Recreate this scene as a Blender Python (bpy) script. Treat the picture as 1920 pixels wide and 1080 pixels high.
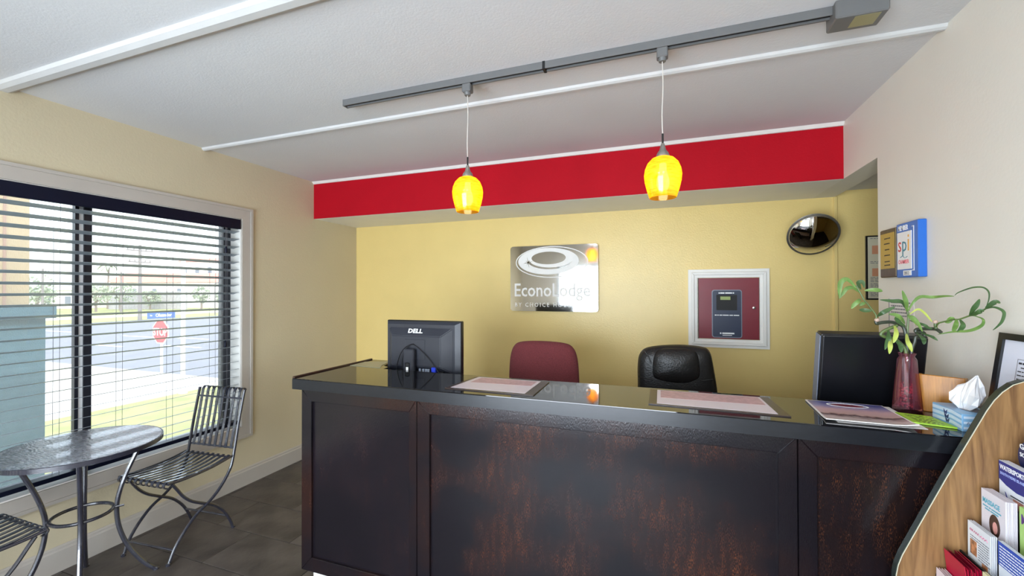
import bpy, bmesh, math, random
from mathutils import Vector, Matrix, Euler
random.seed(7)
PI = math.pi
SC = bpy.context.scene
COL = SC.collection
for o in list(bpy.data.objects): bpy.data.objects.remove(o)

def lin(c):
    return tuple(((v/255)/12.92 if v/255 <= .04045 else (((v/255)+.055)/1.055)**2.4) for v in c)

# ------------------------------------------------------------------ camera
cam = bpy.data.objects.new('camera', bpy.data.cameras.new('camera'))
COL.objects.link(cam)
cam.data.sensor_width = 36.0
cam.data.lens = 800/1920*36.0
cam.data.clip_start = .02; cam.data.clip_end = 600
yaw, pitch, roll = math.radians(19.849), math.radians(.4396), math.radians(-.1234)
cam.matrix_world = (Matrix.Translation((0, 0, 1.5)) @ Matrix.Rotation(yaw, 4, 'Z')
                    @ Matrix.Rotation(PI/2 + pitch, 4, 'X') @ Matrix.Rotation(roll, 4, 'Z'))
SC.camera = cam

# ------------------------------------------------------------------ world, sun, exposure
W = bpy.data.worlds.new('world'); SC.world = W; W.use_nodes = True
nt = W.node_tree; nt.nodes.clear()
wo = nt.nodes.new('ShaderNodeOutputWorld'); bg = nt.nodes.new('ShaderNodeBackground')
sky = nt.nodes.new('ShaderNodeTexSky'); sky.sky_type = 'NISHITA'; sky.sun_disc = False
sky.sun_elevation = math.radians(48); sky.sun_rotation = math.radians(125)
sky.air_density = 1.0; sky.dust_density = 3.0; sky.ozone_density = 1.0
hz = nt.nodes.new('ShaderNodeMixRGB'); hz.inputs[0].default_value = .45; hz.inputs[2].default_value = (8, 8.6, 9.2, 1)
bg.inputs['Strength'].default_value = .33
nt.links.new(sky.outputs[0], hz.inputs[1]); nt.links.new(hz.outputs[0], bg.inputs[0]); nt.links.new(bg.outputs[0], wo.inputs[0])

def lamp(name, kind, loc, energy, color=(1, 1, 1), rot=None, size=None, size_y=None, radius=None):
    l = bpy.data.lights.new(name, kind); l.energy = energy; l.color = color
    o = bpy.data.objects.new(name, l); COL.objects.link(o); o.location = loc
    if rot: o.rotation_euler = rot
    if kind == 'AREA':
        l.shape = 'RECTANGLE'; l.size = size; l.size_y = size_y or size
    if radius is not None: l.shadow_soft_size = radius
    return o
sun = lamp('sun', 'SUN', (20, -20, 30), .95, (1, .95, .87))
sun.rotation_euler = Vector((-.62, .30, -.72)).to_track_quat('-Z', 'Y').to_euler()
sun.data.angle = math.radians(.6)
# daylight entering through the glazed shop front behind the camera
day = lamp('daylight', 'AREA', (-1.05, -2.05, 1.05), 118, (.86, .95, 1.08), (PI/2+math.radians(14), 0, 0), 2.3, 1.95)
SC.view_settings.view_transform = 'Standard'
SC.view_settings.look = 'None'
SC.view_settings.gamma = 1.0
SC.view_settings.use_curve_mapping = False
SC.view_settings.exposure = 1.1

# ------------------------------------------------------------------ materials
def mat(name, col, rough=.5, metal=0, var=0, scale=8, stretch=(1, 1, 1), bump=0, bscale=None, spec=.5, coat=0, col2=None, detail=4, emit=None):
    m = bpy.data.materials.new(name); m.use_nodes = True
    n = m.node_tree.nodes; L = m.node_tree.links; p = n['Principled BSDF']
    c = lin(col)
    p.inputs['Roughness'].default_value = rough; p.inputs['Metallic'].default_value = metal
    p.inputs['Specular IOR Level'].default_value = spec; p.inputs['Coat Weight'].default_value = coat
    p.inputs['Coat Roughness'].default_value = .05
    tc = n.new('ShaderNodeTexCoord'); mp = n.new('ShaderNodeMapping'); mp.inputs['Scale'].default_value = stretch
    L.new(tc.outputs['Object'], mp.inputs[0])
    nz = n.new('ShaderNodeTexNoise'); nz.inputs['Scale'].default_value = scale; nz.inputs['Detail'].default_value = detail
    L.new(mp.outputs[0], nz.inputs['Vector'])
    rp = n.new('ShaderNodeValToRGB')
    v = var if var else .02
    c2 = lin(col2) if col2 else tuple(min(1, k*(1+v)) for k in c)
    c1 = c if col2 else tuple(k*(1-v) for k in c)
    rp.color_ramp.elements[0].color = (*c1, 1); rp.color_ramp.elements[1].color = (*c2, 1)
    rp.color_ramp.elements[0].position = .32; rp.color_ramp.elements[1].position = .68
    L.new(nz.outputs['Fac'], rp.inputs[0]); L.new(rp.outputs[0], p.inputs['Base Color'])
    if bump:
        b = n.new('ShaderNodeBump'); b.inputs['Strength'].default_value = bump; b.inputs['Distance'].default_value = .01
        n2 = n.new('ShaderNodeTexNoise'); n2.inputs['Scale'].default_value = bscale or scale*8; n2.inputs['Detail'].default_value = 3
        L.new(mp.outputs[0], n2.inputs['Vector'])
        L.new(n2.outputs['Fac'], b.inputs['Height']); L.new(b.outputs[0], p.inputs['Normal'])
    if emit:
        p.inputs['Emission Color'].default_value = (*lin(emit[0]), 1); p.inputs['Emission Strength'].default_value = emit[1]
    return m

def ramp_print(name, stops, axis, lo, hi, noise=.1, nscale=30, rough=.35):
    """printed paper: colour bands along one object axis, broken up by noise"""
    m = mat(name, (200, 200, 200), rough)
    n = m.node_tree.nodes; L = m.node_tree.links; p = n['Principled BSDF']
    tc = n.new('ShaderNodeTexCoord'); sp = n.new('ShaderNodeSeparateXYZ'); L.new(tc.outputs['Object'], sp.inputs[0])
    mr = n.new('ShaderNodeMapRange'); mr.inputs[1].default_value = lo; mr.inputs[2].default_value = hi
    L.new(sp.outputs[axis], mr.inputs[0])
    nz = n.new('ShaderNodeTexNoise'); nz.inputs['Scale'].default_value = nscale; nz.inputs['Detail'].default_value = 6
    L.new(tc.outputs['Object'], nz.inputs['Vector'])
    ma = n.new('ShaderNodeMath'); ma.operation = 'MULTIPLY_ADD'; ma.inputs[1].default_value = noise*2; 
    L.new(nz.outputs['Fac'], ma.inputs[0]); 
    sb = n.new('ShaderNodeMath'); sb.operation = 'SUBTRACT'; sb.inputs[1].default_value = noise; L.new(mr.outputs[0], sb.inputs[0]); L.new(sb.outputs[0], ma.inputs[2])
    rp = n.new('ShaderNodeValToRGB'); e = rp.color_ramp.elements
    e[0].position, e[0].color = stops[0][0], (*lin(stops[0][1]), 1)
    e[1].position, e[1].color = stops[-1][0], (*lin(stops[-1][1]), 1)
    for s, c in stops[1:-1]:
        k = e.new(s); k.color = (*lin(c), 1)
    L.new(ma.outputs[0], rp.inputs[0]); L.new(rp.outputs[0], p.inputs['Base Color'])
    return m

def wood(name, c1, c2, rough, stretch, scale=6, coat=0, dist=3.0):
    m = mat(name, c1, rough, var=.05, coat=coat)
    n = m.node_tree.nodes; L = m.node_tree.links; p = n['Principled BSDF']
    tc = n.new('ShaderNodeTexCoord'); mp = n.new('ShaderNodeMapping'); mp.inputs['Scale'].default_value = stretch
    L.new(tc.outputs['Object'], mp.inputs[0])
    w = n.new('ShaderNodeTexNoise'); w.inputs['Scale'].default_value = scale; w.inputs['Detail'].default_value = 8; w.inputs['Distortion'].default_value = dist
    L.new(mp.outputs[0], w.inputs['Vector'])
    rp = n.new('ShaderNodeValToRGB'); e = rp.color_ramp.elements
    e[0].position = .3; e[0].color = (*lin(c2), 1); e[1].position = .7; e[1].color = (*lin(c1), 1)
    f = n.new('ShaderNodeTexNoise'); f.inputs['Scale'].default_value = scale*9; f.inputs['Detail'].default_value = 2
    L.new(mp.outputs[0], f.inputs['Vector'])
    mx = n.new('ShaderNodeMixRGB'); mx.blend_type = 'MULTIPLY'; mx.inputs[0].default_value = .35
    L.new(w.outputs['Fac'], rp.inputs[0]); L.new(rp.outputs[0], mx.inputs[1]); L.new(f.outputs['Fac'], mx.inputs[2])
    g = n.new('ShaderNodeMixRGB'); g.blend_type = 'MULTIPLY'; g.inputs[0].default_value = 0
    L.new(mx.outputs[0], p.inputs['Base Color'])
    return m

def lacquer(name, seed, worn=1.0, brown=(40, 23, 20)):
    """dark brushed lacquer worn through to orange wood in fine vertical specks"""
    m = mat(name, (26, 18, 20), .16, var=.1)
    n = m.node_tree.nodes; L = m.node_tree.links; p = n['Principled BSDF']
    tc = n.new('ShaderNodeTexCoord'); mp = n.new('ShaderNodeMapping'); mp.inputs['Location'].default_value = (seed, seed*2, 0)
    L.new(tc.outputs['Object'], mp.inputs[0])
    big = n.new('ShaderNodeTexNoise'); big.inputs['Scale'].default_value = 3.2; big.inputs['Detail'].default_value = 5
    L.new(mp.outputs[0], big.inputs['Vector'])
    m2 = n.new('ShaderNodeMapping'); m2.inputs['Scale'].default_value = (1, 1, .22); L.new(mp.outputs[0], m2.inputs[0])
    fine = n.new('ShaderNodeTexNoise'); fine.inputs['Scale'].default_value = 480; fine.inputs['Detail'].default_value = 3
    L.new(m2.outputs[0], fine.inputs['Vector'])
    mid = n.new('ShaderNodeTexNoise'); mid.inputs['Scale'].default_value = 46; mid.inputs['Detail'].default_value = 4
    L.new(m2.outputs[0], mid.inputs['Vector'])
    r1 = n.new('ShaderNodeValToRGB'); r1.color_ramp.elements[0].position = .42; r1.color_ramp.elements[1].position = .72
    L.new(big.outputs['Fac'], r1.inputs[0])
    r2 = n.new('ShaderNodeValToRGB'); r2.color_ramp.elements[0].position = .5; r2.color_ramp.elements[1].position = .72
    L.new(fine.outputs['Fac'], r2.inputs[0])
    r3 = n.new('ShaderNodeValToRGB'); r3.color_ramp.elements[0].position = .4; r3.color_ramp.elements[1].position = .7
    L.new(mid.outputs['Fac'], r3.inputs[0])
    a = n.new('ShaderNodeMath'); a.operation = 'MULTIPLY'; L.new(r1.outputs[0], a.inputs[0]); L.new(r3.outputs[0], a.inputs[1])
    b = n.new('ShaderNodeMath'); b.operation = 'MULTIPLY'; L.new(a.outputs[0], b.inputs[0]); L.new(r2.outputs[0], b.inputs[1])
    c = n.new('ShaderNodeMath'); c.operation = 'MULTIPLY'; c.inputs[1].default_value = worn; L.new(b.outputs[0], c.inputs[0])
    m1 = n.new('ShaderNodeMixRGB'); m1.inputs[1].default_value = (*lin((20, 17, 22)), 1); m1.inputs[2].default_value = (*lin(brown), 1)
    L.new(r1.outputs[0], m1.inputs[0])
    mx = n.new('ShaderNodeMixRGB'); mx.inputs[2].default_value = (*lin((150, 86, 46)), 1)
    L.new(c.outputs[0], mx.inputs[0]); L.new(m1.outputs[0], mx.inputs[1]); L.new(mx.outputs[0], p.inputs['Base Color'])
    bm = n.new('ShaderNodeBump'); bm.inputs['Strength'].default_value = .12; bm.inputs['Distance'].default_value = .004
    L.new(fine.outputs['Fac'], bm.inputs['Height']); L.new(bm.outputs[0], p.inputs['Normal'])
    return m

def glass(name, tint, gloss=.12, veil=0.0, rough=.02, film=(.95, .95, .93)):
    m = bpy.data.materials.new(name); m.use_nodes = True
    n = m.node_tree.nodes; L = m.node_tree.links; n.clear()
    out = n.new('ShaderNodeOutputMaterial'); tr = n.new('ShaderNodeBsdfTransparent'); tr.inputs[0].default_value = (*tint, 1)
    gl = n.new('ShaderNodeBsdfGlossy'); gl.inputs['Roughness'].default_value = rough
    fr = n.new('ShaderNodeFresnel'); fr.inputs[0].default_value = 1.45
    mu = n.new('ShaderNodeMath'); mu.operation = 'MULTIPLY_ADD'; mu.inputs[1].default_value = .8; mu.inputs[2].default_value = gloss*.1
    L.new(fr.outputs[0], mu.inputs[0])
    mx = n.new('ShaderNodeMixShader'); L.new(mu.outputs[0], mx.inputs[0]); L.new(tr.outputs[0], mx.inputs[1]); L.new(gl.outputs[0], mx.inputs[2])
    if veil:   # milky layer: glare haze painted into the window, body colour on the vase
        tl = n.new('ShaderNodeBsdfTranslucent'); tl.inputs[0].default_value = (*film, 1)
        nz = n.new('ShaderNodeTexNoise'); nz.inputs['Scale'].default_value = 2
        mr = n.new('ShaderNodeMapRange'); mr.inputs[3].default_value = veil*.85; mr.inputs[4].default_value = veil*1.15
        L.new(nz.outputs['Fac'], mr.inputs[0])
        m2 = n.new('ShaderNodeMixShader'); L.new(mr.outputs[0], m2.inputs[0]); L.new(mx.outputs[0], m2.inputs[1]); L.new(tl.outputs[0], m2.inputs[2])
        mx = m2
    L.new(mx.outputs[0], out.inputs[0])
    return m

M = {}
M['wall_shaded'] = mat('shade toned wall paint', (204, 192, 162), .48, var=.015, scale=3, bump=.12, bscale=90)  # same paint as the right wall, darkened: its shade is put into the colour
M['wall_white'] = mat('ivory wall paint', (230, 227, 217), .55, var=.015, scale=3, bump=.05, bscale=90)
M['wall_yellow'] = mat('yellow wall paint', (232, 206, 134), .36, var=.02, scale=3, bump=.12, bscale=90)
M['ceiling'] = mat('ceiling paint', (216, 216, 217), .85, var=.02, scale=2, bump=.1, bscale=120)
M['trim_white'] = mat('white trim paint', (236, 234, 228), .45, var=.02, scale=5)
M['batten'] = mat('batten paint', (206, 205, 203), .8)
M['casing'] = mat('casing paint', (184, 177, 168), .4, var=.03, scale=5)
M['red'] = mat('red soffit paint', (180, 10, 30), .65, spec=.15, var=.03, scale=4, bump=.1, bscale=90)
M['tile'] = mat('slate floor tile', (96, 88, 82), .42, col2=(62, 56, 53), scale=5, bump=.15, bscale=30)
M['grout'] = mat('grout', (52, 47, 44), .8)
M['black_top'] = mat('black gloss countertop', (14, 14, 17), .035, var=.1, scale=20, spec=.6)
M['black_edge'] = mat('black lacquer edge', (20, 22, 27), .3, var=.2, scale=30, stretch=(1, 1, 3))
M['frame_lac'] = lacquer('dark lacquer frame', 3.3, .22)
M['brown_lip'] = mat('brown counter lip', (62, 42, 30), .3, var=.2)
M['desk'] = mat('desk laminate', (90, 70, 52), .5, var=.1)
M['charcoal'] = mat('charcoal plastic', (42, 44, 52), .32, var=.05)
M['charcoal_gloss'] = mat('black gloss plastic', (14, 15, 20), .3, var=.05)
M['silver_grey'] = mat('grey plastic', (128, 136, 150), .35)
M['cable'] = mat('black cable', (16, 16, 20), .4)
M['blue'] = mat('blue plastic', (36, 60, 190), .4)
M['white'] = mat('white print', (240, 240, 240), .5)
M['paper'] = mat('white paper', (232, 228, 226), .5, var=.01)
M['ink'] = mat('dark ink', (40, 40, 48), .6)
M['grey_ink'] = mat('grey ink', (120, 120, 126), .6)
M['iron'] = mat('wrought iron', (44, 44, 54), .24, spec=.9, coat=.6, var=.15, scale=40, bump=.08)
M['track'] = mat('grey track metal', (112, 112, 112), .45, metal=.2)
M['black'] = mat('matte black', (14, 14, 15), .6)
M['nickel'] = mat('brushed nickel', (180, 176, 168), .32, metal=.9, var=.1, scale=60)
M['mirror'] = mat('mirror chrome', (225, 225, 225), .02, metal=1)
M['steel_sign'] = mat('polished steel', (214, 212, 208), .06, metal=1, var=.01)
M['blind'] = mat('glare lightened navy slat', (134, 142, 150), .38, var=.06, scale=20)  # dark slats lightened to grey, backlight glare put into the colour
M['blind_dark'] = mat('navy valance', (12, 17, 36), .4, spec=.2, var=.1)
M['cord'] = mat('blind cord', (92, 92, 98), .7)
M['bronze'] = mat('dark window frame', (34, 36, 46), .35, var=.05)
M['pale_alu'] = mat('pale aluminium', (176, 178, 182), .4, metal=.2)
M['pane'] = glass('glare hazed window glass', (.93, .95, .95), .1, .07)  # milky share paints the washed-out glare over the view outside
M['pane_clear'] = glass('shop front glass', (.95, .97, .97), .1, 0)
M['oak'] = wood('oak laminate', (162, 122, 78), (110, 76, 46), .4, (5, 5, .5), 4)
M['wood_box'] = wood('orange wood', (206, 140, 48), (172, 108, 30), .3, (6, 6, .7), 4)
M['dark_edge'] = mat('dark green edge band', (42, 50, 46), .25, var=.1)
M['pale_edge'] = mat('pale edge line', (206, 200, 176), .4)

# ------------------------------------------------------------------ mesh helpers
def new(): return bmesh.new()
def box(bm, x0, x1, y0, y1, z0, z1, bev=0, seg=1, mtx=None):
    t = bmesh.new(); bmesh.ops.create_cube(t, size=1)
    for v in t.verts:
        v.co = Vector((x0+(v.co.x+.5)*(x1-x0), y0+(v.co.y+.5)*(y1-y0), z0+(v.co.z+.5)*(z1-z0)))
    if bev: bmesh.ops.bevel(t, geom=list(t.edges), offset=bev, segments=seg, affect='EDGES', profile=.5)
    if mtx is not None: bmesh.ops.transform(t, matrix=mtx, verts=list(t.verts))
    me = bpy.data.meshes.new('tmp'); t.to_mesh(me); t.free(); bm.from_mesh(me); bpy.data.meshes.remove(me)
    return bm
def prism(bm, poly, axis, a, b, bev=0):
    """extrude a 2D polygon along axis; poly gives the other two coordinates in x,y,z order"""
    t = bmesh.new()
    def P(p, d):
        return Vector((d, p[0], p[1])) if axis == 'x' else Vector((p[0], d, p[1])) if axis == 'y' else Vector((p[0], p[1], d))
    v0 = [t.verts.new(P(p, a)) for p in poly]; v1 = [t.verts.new(P(p, b)) for p in poly]
    n = len(poly)
    t.faces.new(v0); t.faces.new(v1[::-1])
    for i in range(n): t.faces.new((v0[i], v0[(i+1) % n], v1[(i+1) % n], v1[i]))
    bmesh.ops.recalc_face_normals(t, faces=list(t.faces))
    if bev: bmesh.ops.bevel(t, geom=list(t.edges), offset=bev, segments=1, affect='EDGES')
    me = bpy.data.meshes.new('tmp'); t.to_mesh(me); t.free(); bm.from_mesh(me); bpy.data.meshes.remove(me)
    return bm
def smooth_path(pts, k=4):
    pts = [Vector(p) for p in pts]; out = []
    n = len(pts)
    for i in range(n-1):
        p0, p1, p2, p3 = pts[max(i-1, 0)], pts[i], pts[i+1], pts[min(i+2, n-1)]
        for j in range(k):
            t = j/k
            out.append(.5*((2*p1)+(p2-p0)*t+(2*p0-5*p1+4*p2-p3)*t*t+(3*p1-p0-3*p2+p3)*t**3))
    out.append(pts[-1]); return out
def tube(bm, pts, r, seg=8, closed=False, flat=None):
    pts = [Vector(p) for p in pts]; n = len(pts); rings = []
    up = None
    for i, p in enumerate(pts):
        if closed: t = (pts[(i+1) % n]-pts[i-1]).normalized()
        else: t = (pts[min(i+1, n-1)]-pts[max(i-1, 0)]).normalized()
        if up is None:
            up = Vector((0, 0, 1)) if abs(t.z) < .9 else Vector((1, 0, 0))
        a = t.cross(up)
        if a.length < 1e-4: a = t.cross(Vector((1, .3, 0)))
        a.normalize(); b = a.cross(t).normalized(); up = b
        rr = r[i] if isinstance(r, (list, tuple)) else r
        ra, rb = (rr, rr) if flat is None else (rr, rr*flat)
        rings.append([bm.verts.new(p+a*math.cos(2*PI*k/seg)*ra+b*math.sin(2*PI*k/seg)*rb) for k in range(seg)])
    m = n if closed else n-1
    for i in range(m):
        A, B = rings[i], rings[(i+1) % n]
        for k in range(seg): bm.faces.new((A[k], A[(k+1) % seg], B[(k+1) % seg], B[k]))
    if not closed:
        bm.faces.new(rings[0][::-1]); bm.faces.new(rings[-1])
    return bm
def lathe(bm, prof, c=(0, 0, 0), seg=24, caps=True):
    c = Vector(c); rings = []
    for r, z in prof:
        rings.append([bm.verts.new(c+Vector((r*math.cos(2*PI*k/seg), r*math.sin(2*PI*k/seg), z))) for k in range(seg)])
    for A, B in zip(rings, rings[1:]):
        for k in range(seg): bm.faces.new((A[k], A[(k+1) % seg], B[(k+1) % seg], B[k]))
    if caps:
        bm.faces.new(rings[0][::-1]); bm.faces.new(rings[-1])
    return bm
def blade(bm, pts, width, nrm=(0, -1, .25), droop=.25):
    """a leaf: a curved, slightly folded strip that swells and tapers along pts"""
    P = smooth_path(pts, 5); n = len(P); N = Vector(nrm).normalized(); rows = []
    for i, p in enumerate(P):
        t = (P[min(i+1, n-1)]-P[max(i-1, 0)]).normalized(); a = t.cross(N)
        if a.length < .1: a = t.cross(Vector((.3, .2, 1)))
        a.normalize(); u = i/(n-1)
        w = width*max(.04, math.sin(PI*min(1, u*.93+.05))**.8)
        rows.append([bm.verts.new(p+a*w+N*w*droop), bm.verts.new(p), bm.verts.new(p-a*w+N*w*droop)])
    for A, B in zip(rows, rows[1:]):
        bm.faces.new((A[0], A[1], B[1], B[0])); bm.faces.new((A[1], A[2], B[2], B[1]))
    return bm
def worldoff(p):
    v = Vector((0, 0, 0))
    while p is not None: v += p.location; p = p.parent
    return v
def obj(name, bm, m, parent=None, smooth=False, local=False, mods=None):
    """link a bmesh as ONE object; vertices in world coordinates unless local"""
    me = bpy.data.meshes.new(name)
    bmesh.ops.recalc_face_normals(bm, faces=list(bm.faces)) if not mods or 'leaf' not in mods else None
    if parent is not None and not local:
        bmesh.ops.translate(bm, verts=list(bm.verts), vec=-worldoff(parent))
    bm.to_mesh(me); bm.free()
    me.materials.append(M[m] if isinstance(m, str) else m)
    if smooth:
        me.polygons.foreach_set('use_smooth', [True]*len(me.polygons))
        if smooth != 'all':
            try: me.set_sharp_from_angle(angle=math.radians(40))
            except Exception: pass
    o = bpy.data.objects.new(name, me); COL.objects.link(o)
    if parent is not None: o.parent = parent
    return o
def thing(name, label, cat, loc=(0, 0, 0), rot=(0, 0, 0), group=None):
    o = bpy.data.objects.new(name, None); COL.objects.link(o); o.location = loc; o.rotation_euler = rot
    o.empty_display_size = .05
    return tag(o, label, cat, group)
def tag(o, label, cat, group=None):
    o['label'] = label; o['category'] = cat
    if group: o['group'] = group
    return o
def struct(name, bm, m, parent=None, smooth=False):
    o = obj(name, bm, m, parent, smooth); o['kind'] = 'structure'; return o
def dup(root, loc, rotz=None, label=None):
    r = root.copy(); COL.objects.link(r); r.location = loc
    if rotz is not None: r.rotation_euler = (0, 0, rotz)
    if label: r['label'] = label
    for ch in list(root.children):
        c = ch.copy(); COL.objects.link(c); c.parent = r
        for g in list(ch.children):
            d = g.copy(); COL.objects.link(d); d.parent = c
    return r
def text(name, body, size, origin, xdir, updir, m, parent, depth=.0012, sx=1, bold=0, shear=0, align='LEFT', local=False, spacing=1.0):
    cu = bpy.data.curves.new('txt', 'FONT'); cu.body = body; cu.size = size; cu.extrude = depth/2; cu.offset = bold*size
    cu.shear = shear; cu.align_x = align; cu.resolution_u = 2; cu.space_character = spacing
    t = bpy.data.objects.new('txt', cu); COL.objects.link(t)
    bpy.context.view_layer.update()
    me = bpy.data.meshes.new_from_object(t.evaluated_get(bpy.context.evaluated_depsgraph_get()))
    bpy.data.objects.remove(t); bpy.data.curves.remove(cu)
    X = Vector(xdir).normalized(); U = Vector(updir).normalized(); N = X.cross(U)
    mt = Matrix(((X.x*sx, U.x, N.x, origin[0]), (X.y*sx, U.y, N.y, origin[1]), (X.z*sx, U.z, N.z, origin[2]), (0, 0, 0, 1)))
    me.transform(mt)
    if parent is not None and not local: me.transform(Matrix.Translation(-worldoff(parent)))
    me.name = name
    me.materials.clear(); me.materials.append(M[m] if isinstance(m, str) else m)
    o = bpy.data.objects.new(name, me); COL.objects.link(o)
    if parent is not None: o.parent = parent
    return o

# ================================================================== SETTING
XL, XR, YB, ZC = -3.083, 1.015, 3.69, 2.52
WY0, WY1, WZ0, WZ1 = .30, 2.385, .46, 2.062        # left window opening
# floor with its tiles
fl = struct('floor', box(new(), XL, 3.0, -1.9, YB, -.12, -.006), 'grout')
base_me = None
for r in range(-7, 7):
    y0 = 1.65+r*.305
    if y0 >= YB: continue
    y1 = min(y0+.305, YB); y0 = max(y0, -1.9)
    for c in range(-2, 10):
        x0 = -2.43+(c*.61)+(0 if r % 2 == 0 else .305); x1 = x0+.61
        full = x0 >= XL and x1 <= 1.3 and y1-y0 > .3
        x0, x1 = max(x0, XL), min(x1, 1.3)
        if x1-x0 < .03 or y1-y0 < .03: continue
        if full and base_me:
            t = bpy.data.objects.new('tile', base_me); COL.objects.link(t); t.parent = fl
            t.location = ((x0+x1)/2, (y0+y1)/2, 0)
        else:
            w, h = (x1-x0)/2-.002, (y1-y0)/2-.002
            t = obj('tile', box(new(), -w, w, -h, h, -.008, 0, .0012), 'tile', fl, local=True)
            t.location = ((x0+x1)/2, (y0+y1)/2, 0)
            if full: base_me = t.data
struct('ceiling', box(new(), XL-.2, XR+.14, -1.95, YB+.1, ZC, ZC+.15), 'ceiling')
# left wall with the window hole
b = new()
box(b, XL-.16, XL, -1.95, WY0, -1.8, ZC); box(b, XL-.16, XL, WY1, YB+.1, -1.8, ZC)
box(b, XL-.16, XL, WY0, WY1, -1.8, WZ0); box(b, XL-.16, XL, WY0, WY1, WZ1, ZC)
struct('wall_left', b, 'wall_shaded')
struct('wall_back', box(new(), XL, 3.0, YB, YB+.1, -.1, ZC), 'wall_yellow')
b = new(); box(b, XR, XR+.135, -1.9, 2.67, -.1, ZC); box(b, XR, XR+.135, 2.67, YB, 2.177, ZC)
struct('wall_right', b, 'wall_white')
b = new(); box(b, 2.95, 3.05, 1.2, YB, -.1, 2.4); box(b, XR+.135, 3.0, 1.1, 1.2, -.1, 2.4)
struct('wall_hall', b, 'wall_yellow')
# hall ceiling of laid-in panels on dark bars
hc = struct('ceiling_hall', box(new(), XR+.135, 3.0, 1.1, YB, 2.26, 2.3), 'black')
for i in range(3):
    for j in range(5):
        x0 = XR+.14+i*.61; y1 = YB-.004-j*.61
        if y1-.6 < 1.1: continue
        obj('ceiling_panel', box(new(), x0, x0+.604, y1-.6, y1, 2.218, 2.232, .002), 'ceiling', hc)
# front wall behind the camera: glazed shop front
b = new(); box(b, XL-.16, -2.25, -1.95, -1.85, -.1, ZC); box(b, .15, XR+.14, -1.95, -1.85, -.1, ZC); box(b, -2.25, .15, -1.95, -1.85, 2.08, ZC)
struct('wall_front', b, 'wall_white')
sf = struct('window_2', box(new(), -2.25, .15, -1.94, -1.86, 0, .12), 'bronze')
for x in (-2.25, -1.47, -.69, .09): obj('mullion', box(new(), x, x+.06, -1.94, -1.86, .12, 2.08), 'bronze', sf)
for x0, x1 in ((-2.19, -1.47), (-1.41, -.69), (-.63, .09)):
    obj('pane', box(new(), x0, x1, -1.905, -1.895, .12, 2.02), 'pane_clear', sf)
    obj('head_bar', box(new(), x0, x1, -1.935, -1.865, 2.02, 2.08), 'bronze', sf)

# red soffit over the desk, with the pale strip above it
b = new(); box(b, XL, XR, 3.115, YB, 2.177, ZC)
so = struct('soffit', b, 'trim_white')
obj('soffit_face', box(new(), XL, XR, 3.107, 3.115, 2.178, ZC-.022), 'red', so)
b = new(); prism(b, [(3.085, ZC), (3.115, ZC), (3.115, ZC-.022), (3.1, ZC-.02)], 'x', XL, XR)
struct('trim_1', b, 'trim_white')
# ceiling battens
b = new(); prism(b, [(1.085, ZC), (1.165, ZC), (1.16, ZC-.016), (1.14, ZC-.026), (1.11, ZC-.026), (1.09, ZC-.016)], 'x', XL, XR)
struct('trim_2', b, 'batten')
b = new(); prism(b, [(2.085, ZC), (2.125, ZC), (2.122, ZC-.012), (2.11, ZC-.018), (2.098, ZC-.018), (2.088, ZC-.012)], 'x', XL, XR)
struct('trim_3', b, 'batten')
# corner bead on the back wall below the header
struct('trim_4', box(new(), 1.14, 1.162, YB-.016, YB, 0, 2.177, .003), 'wall_yellow')
# baseboards
def baseboard(name, poly, axis, a, bb): struct(name, prism(new(), poly, axis, a, bb), 'casing')
baseboard('baseboard_left', [(XL, 0), (XL+.014, 0), (XL+.014, .11), (XL+.009, .118), (XL+.009, .128), (XL+.004, .136), (XL, .136)], 'y', -1.85, YB)
baseboard('baseboard_back', [(YB, 0), (YB-.014, 0), (YB-.014, .11), (YB-.009, .118), (YB-.009, .128), (YB-.004, .136), (YB, .136)], 'x', XL+.014, 1.14)
baseboard('baseboard_right', [(XR, 0), (XR-.014, 0), (XR-.014, .11), (XR-.009, .118), (XR-.004, .136), (XR, .136)], 'y', -1.85, 2.67)

# left window: reveal, frame, sliding sashes, casing
w1 = struct('window_1', box(new(), XL-.16, XL-.105, WY0, WY1, WZ0, WZ0+.03), 'bronze')
obj('frame_head', box(new(), XL-.16, XL-.105, WY0, WY1, WZ1-.04, WZ1), 'bronze', w1)
obj('frame_jamb', box(new(), XL-.16, XL-.105, WY1-.062, WY1, WZ0+.03, WZ1-.04), 'bronze', w1)
obj('frame_jamb', box(new(), XL-.16, XL-.105, WY0, WY0+.06, WZ0+.03, WZ1-.04), 'bronze', w1)
obj('sash_stile', box(new(), XL-.14, XL-.11, 1.452, 1.469, WZ0+.03, WZ1-.04), 'bronze', w1)
obj('sash_stile', box(new(), XL-.135, XL-.105, 1.491, 1.527, WZ0+.03, WZ1-.04), 'bronze', w1)
obj('weather_strip', box(new(), XL-.15, XL-.115, 1.469, 1.491, WZ0+.03, WZ1-.04), 'white', w1)
obj('pane', box(new(), XL-.137, XL-.131, WY0+.06, 1.455, WZ0+.03, WZ1-.04), 'pane', w1)
obj('pane', box(new(), XL-.125, XL-.119, 1.50, WY1-.06, WZ0+.03, WZ1-.04), 'pane', w1)
b = new(); t_ = .006
box(b, XL-.105, XL, WY1-t_, WY1, WZ0, WZ1); box(b, XL-.105, XL, WY0, WY0+t_, WZ0, WZ1); box(b, XL-.105, XL, WY0, WY1, WZ1-t_, WZ1); box(b, XL-.105, XL, WY0, WY1, WZ0, WZ0+t_)
obj('reveal', b, 'trim_white', w1)
def cas(poly):
    b = new(); prism(b, poly, 'x', XL, XL+.014); return b
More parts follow.
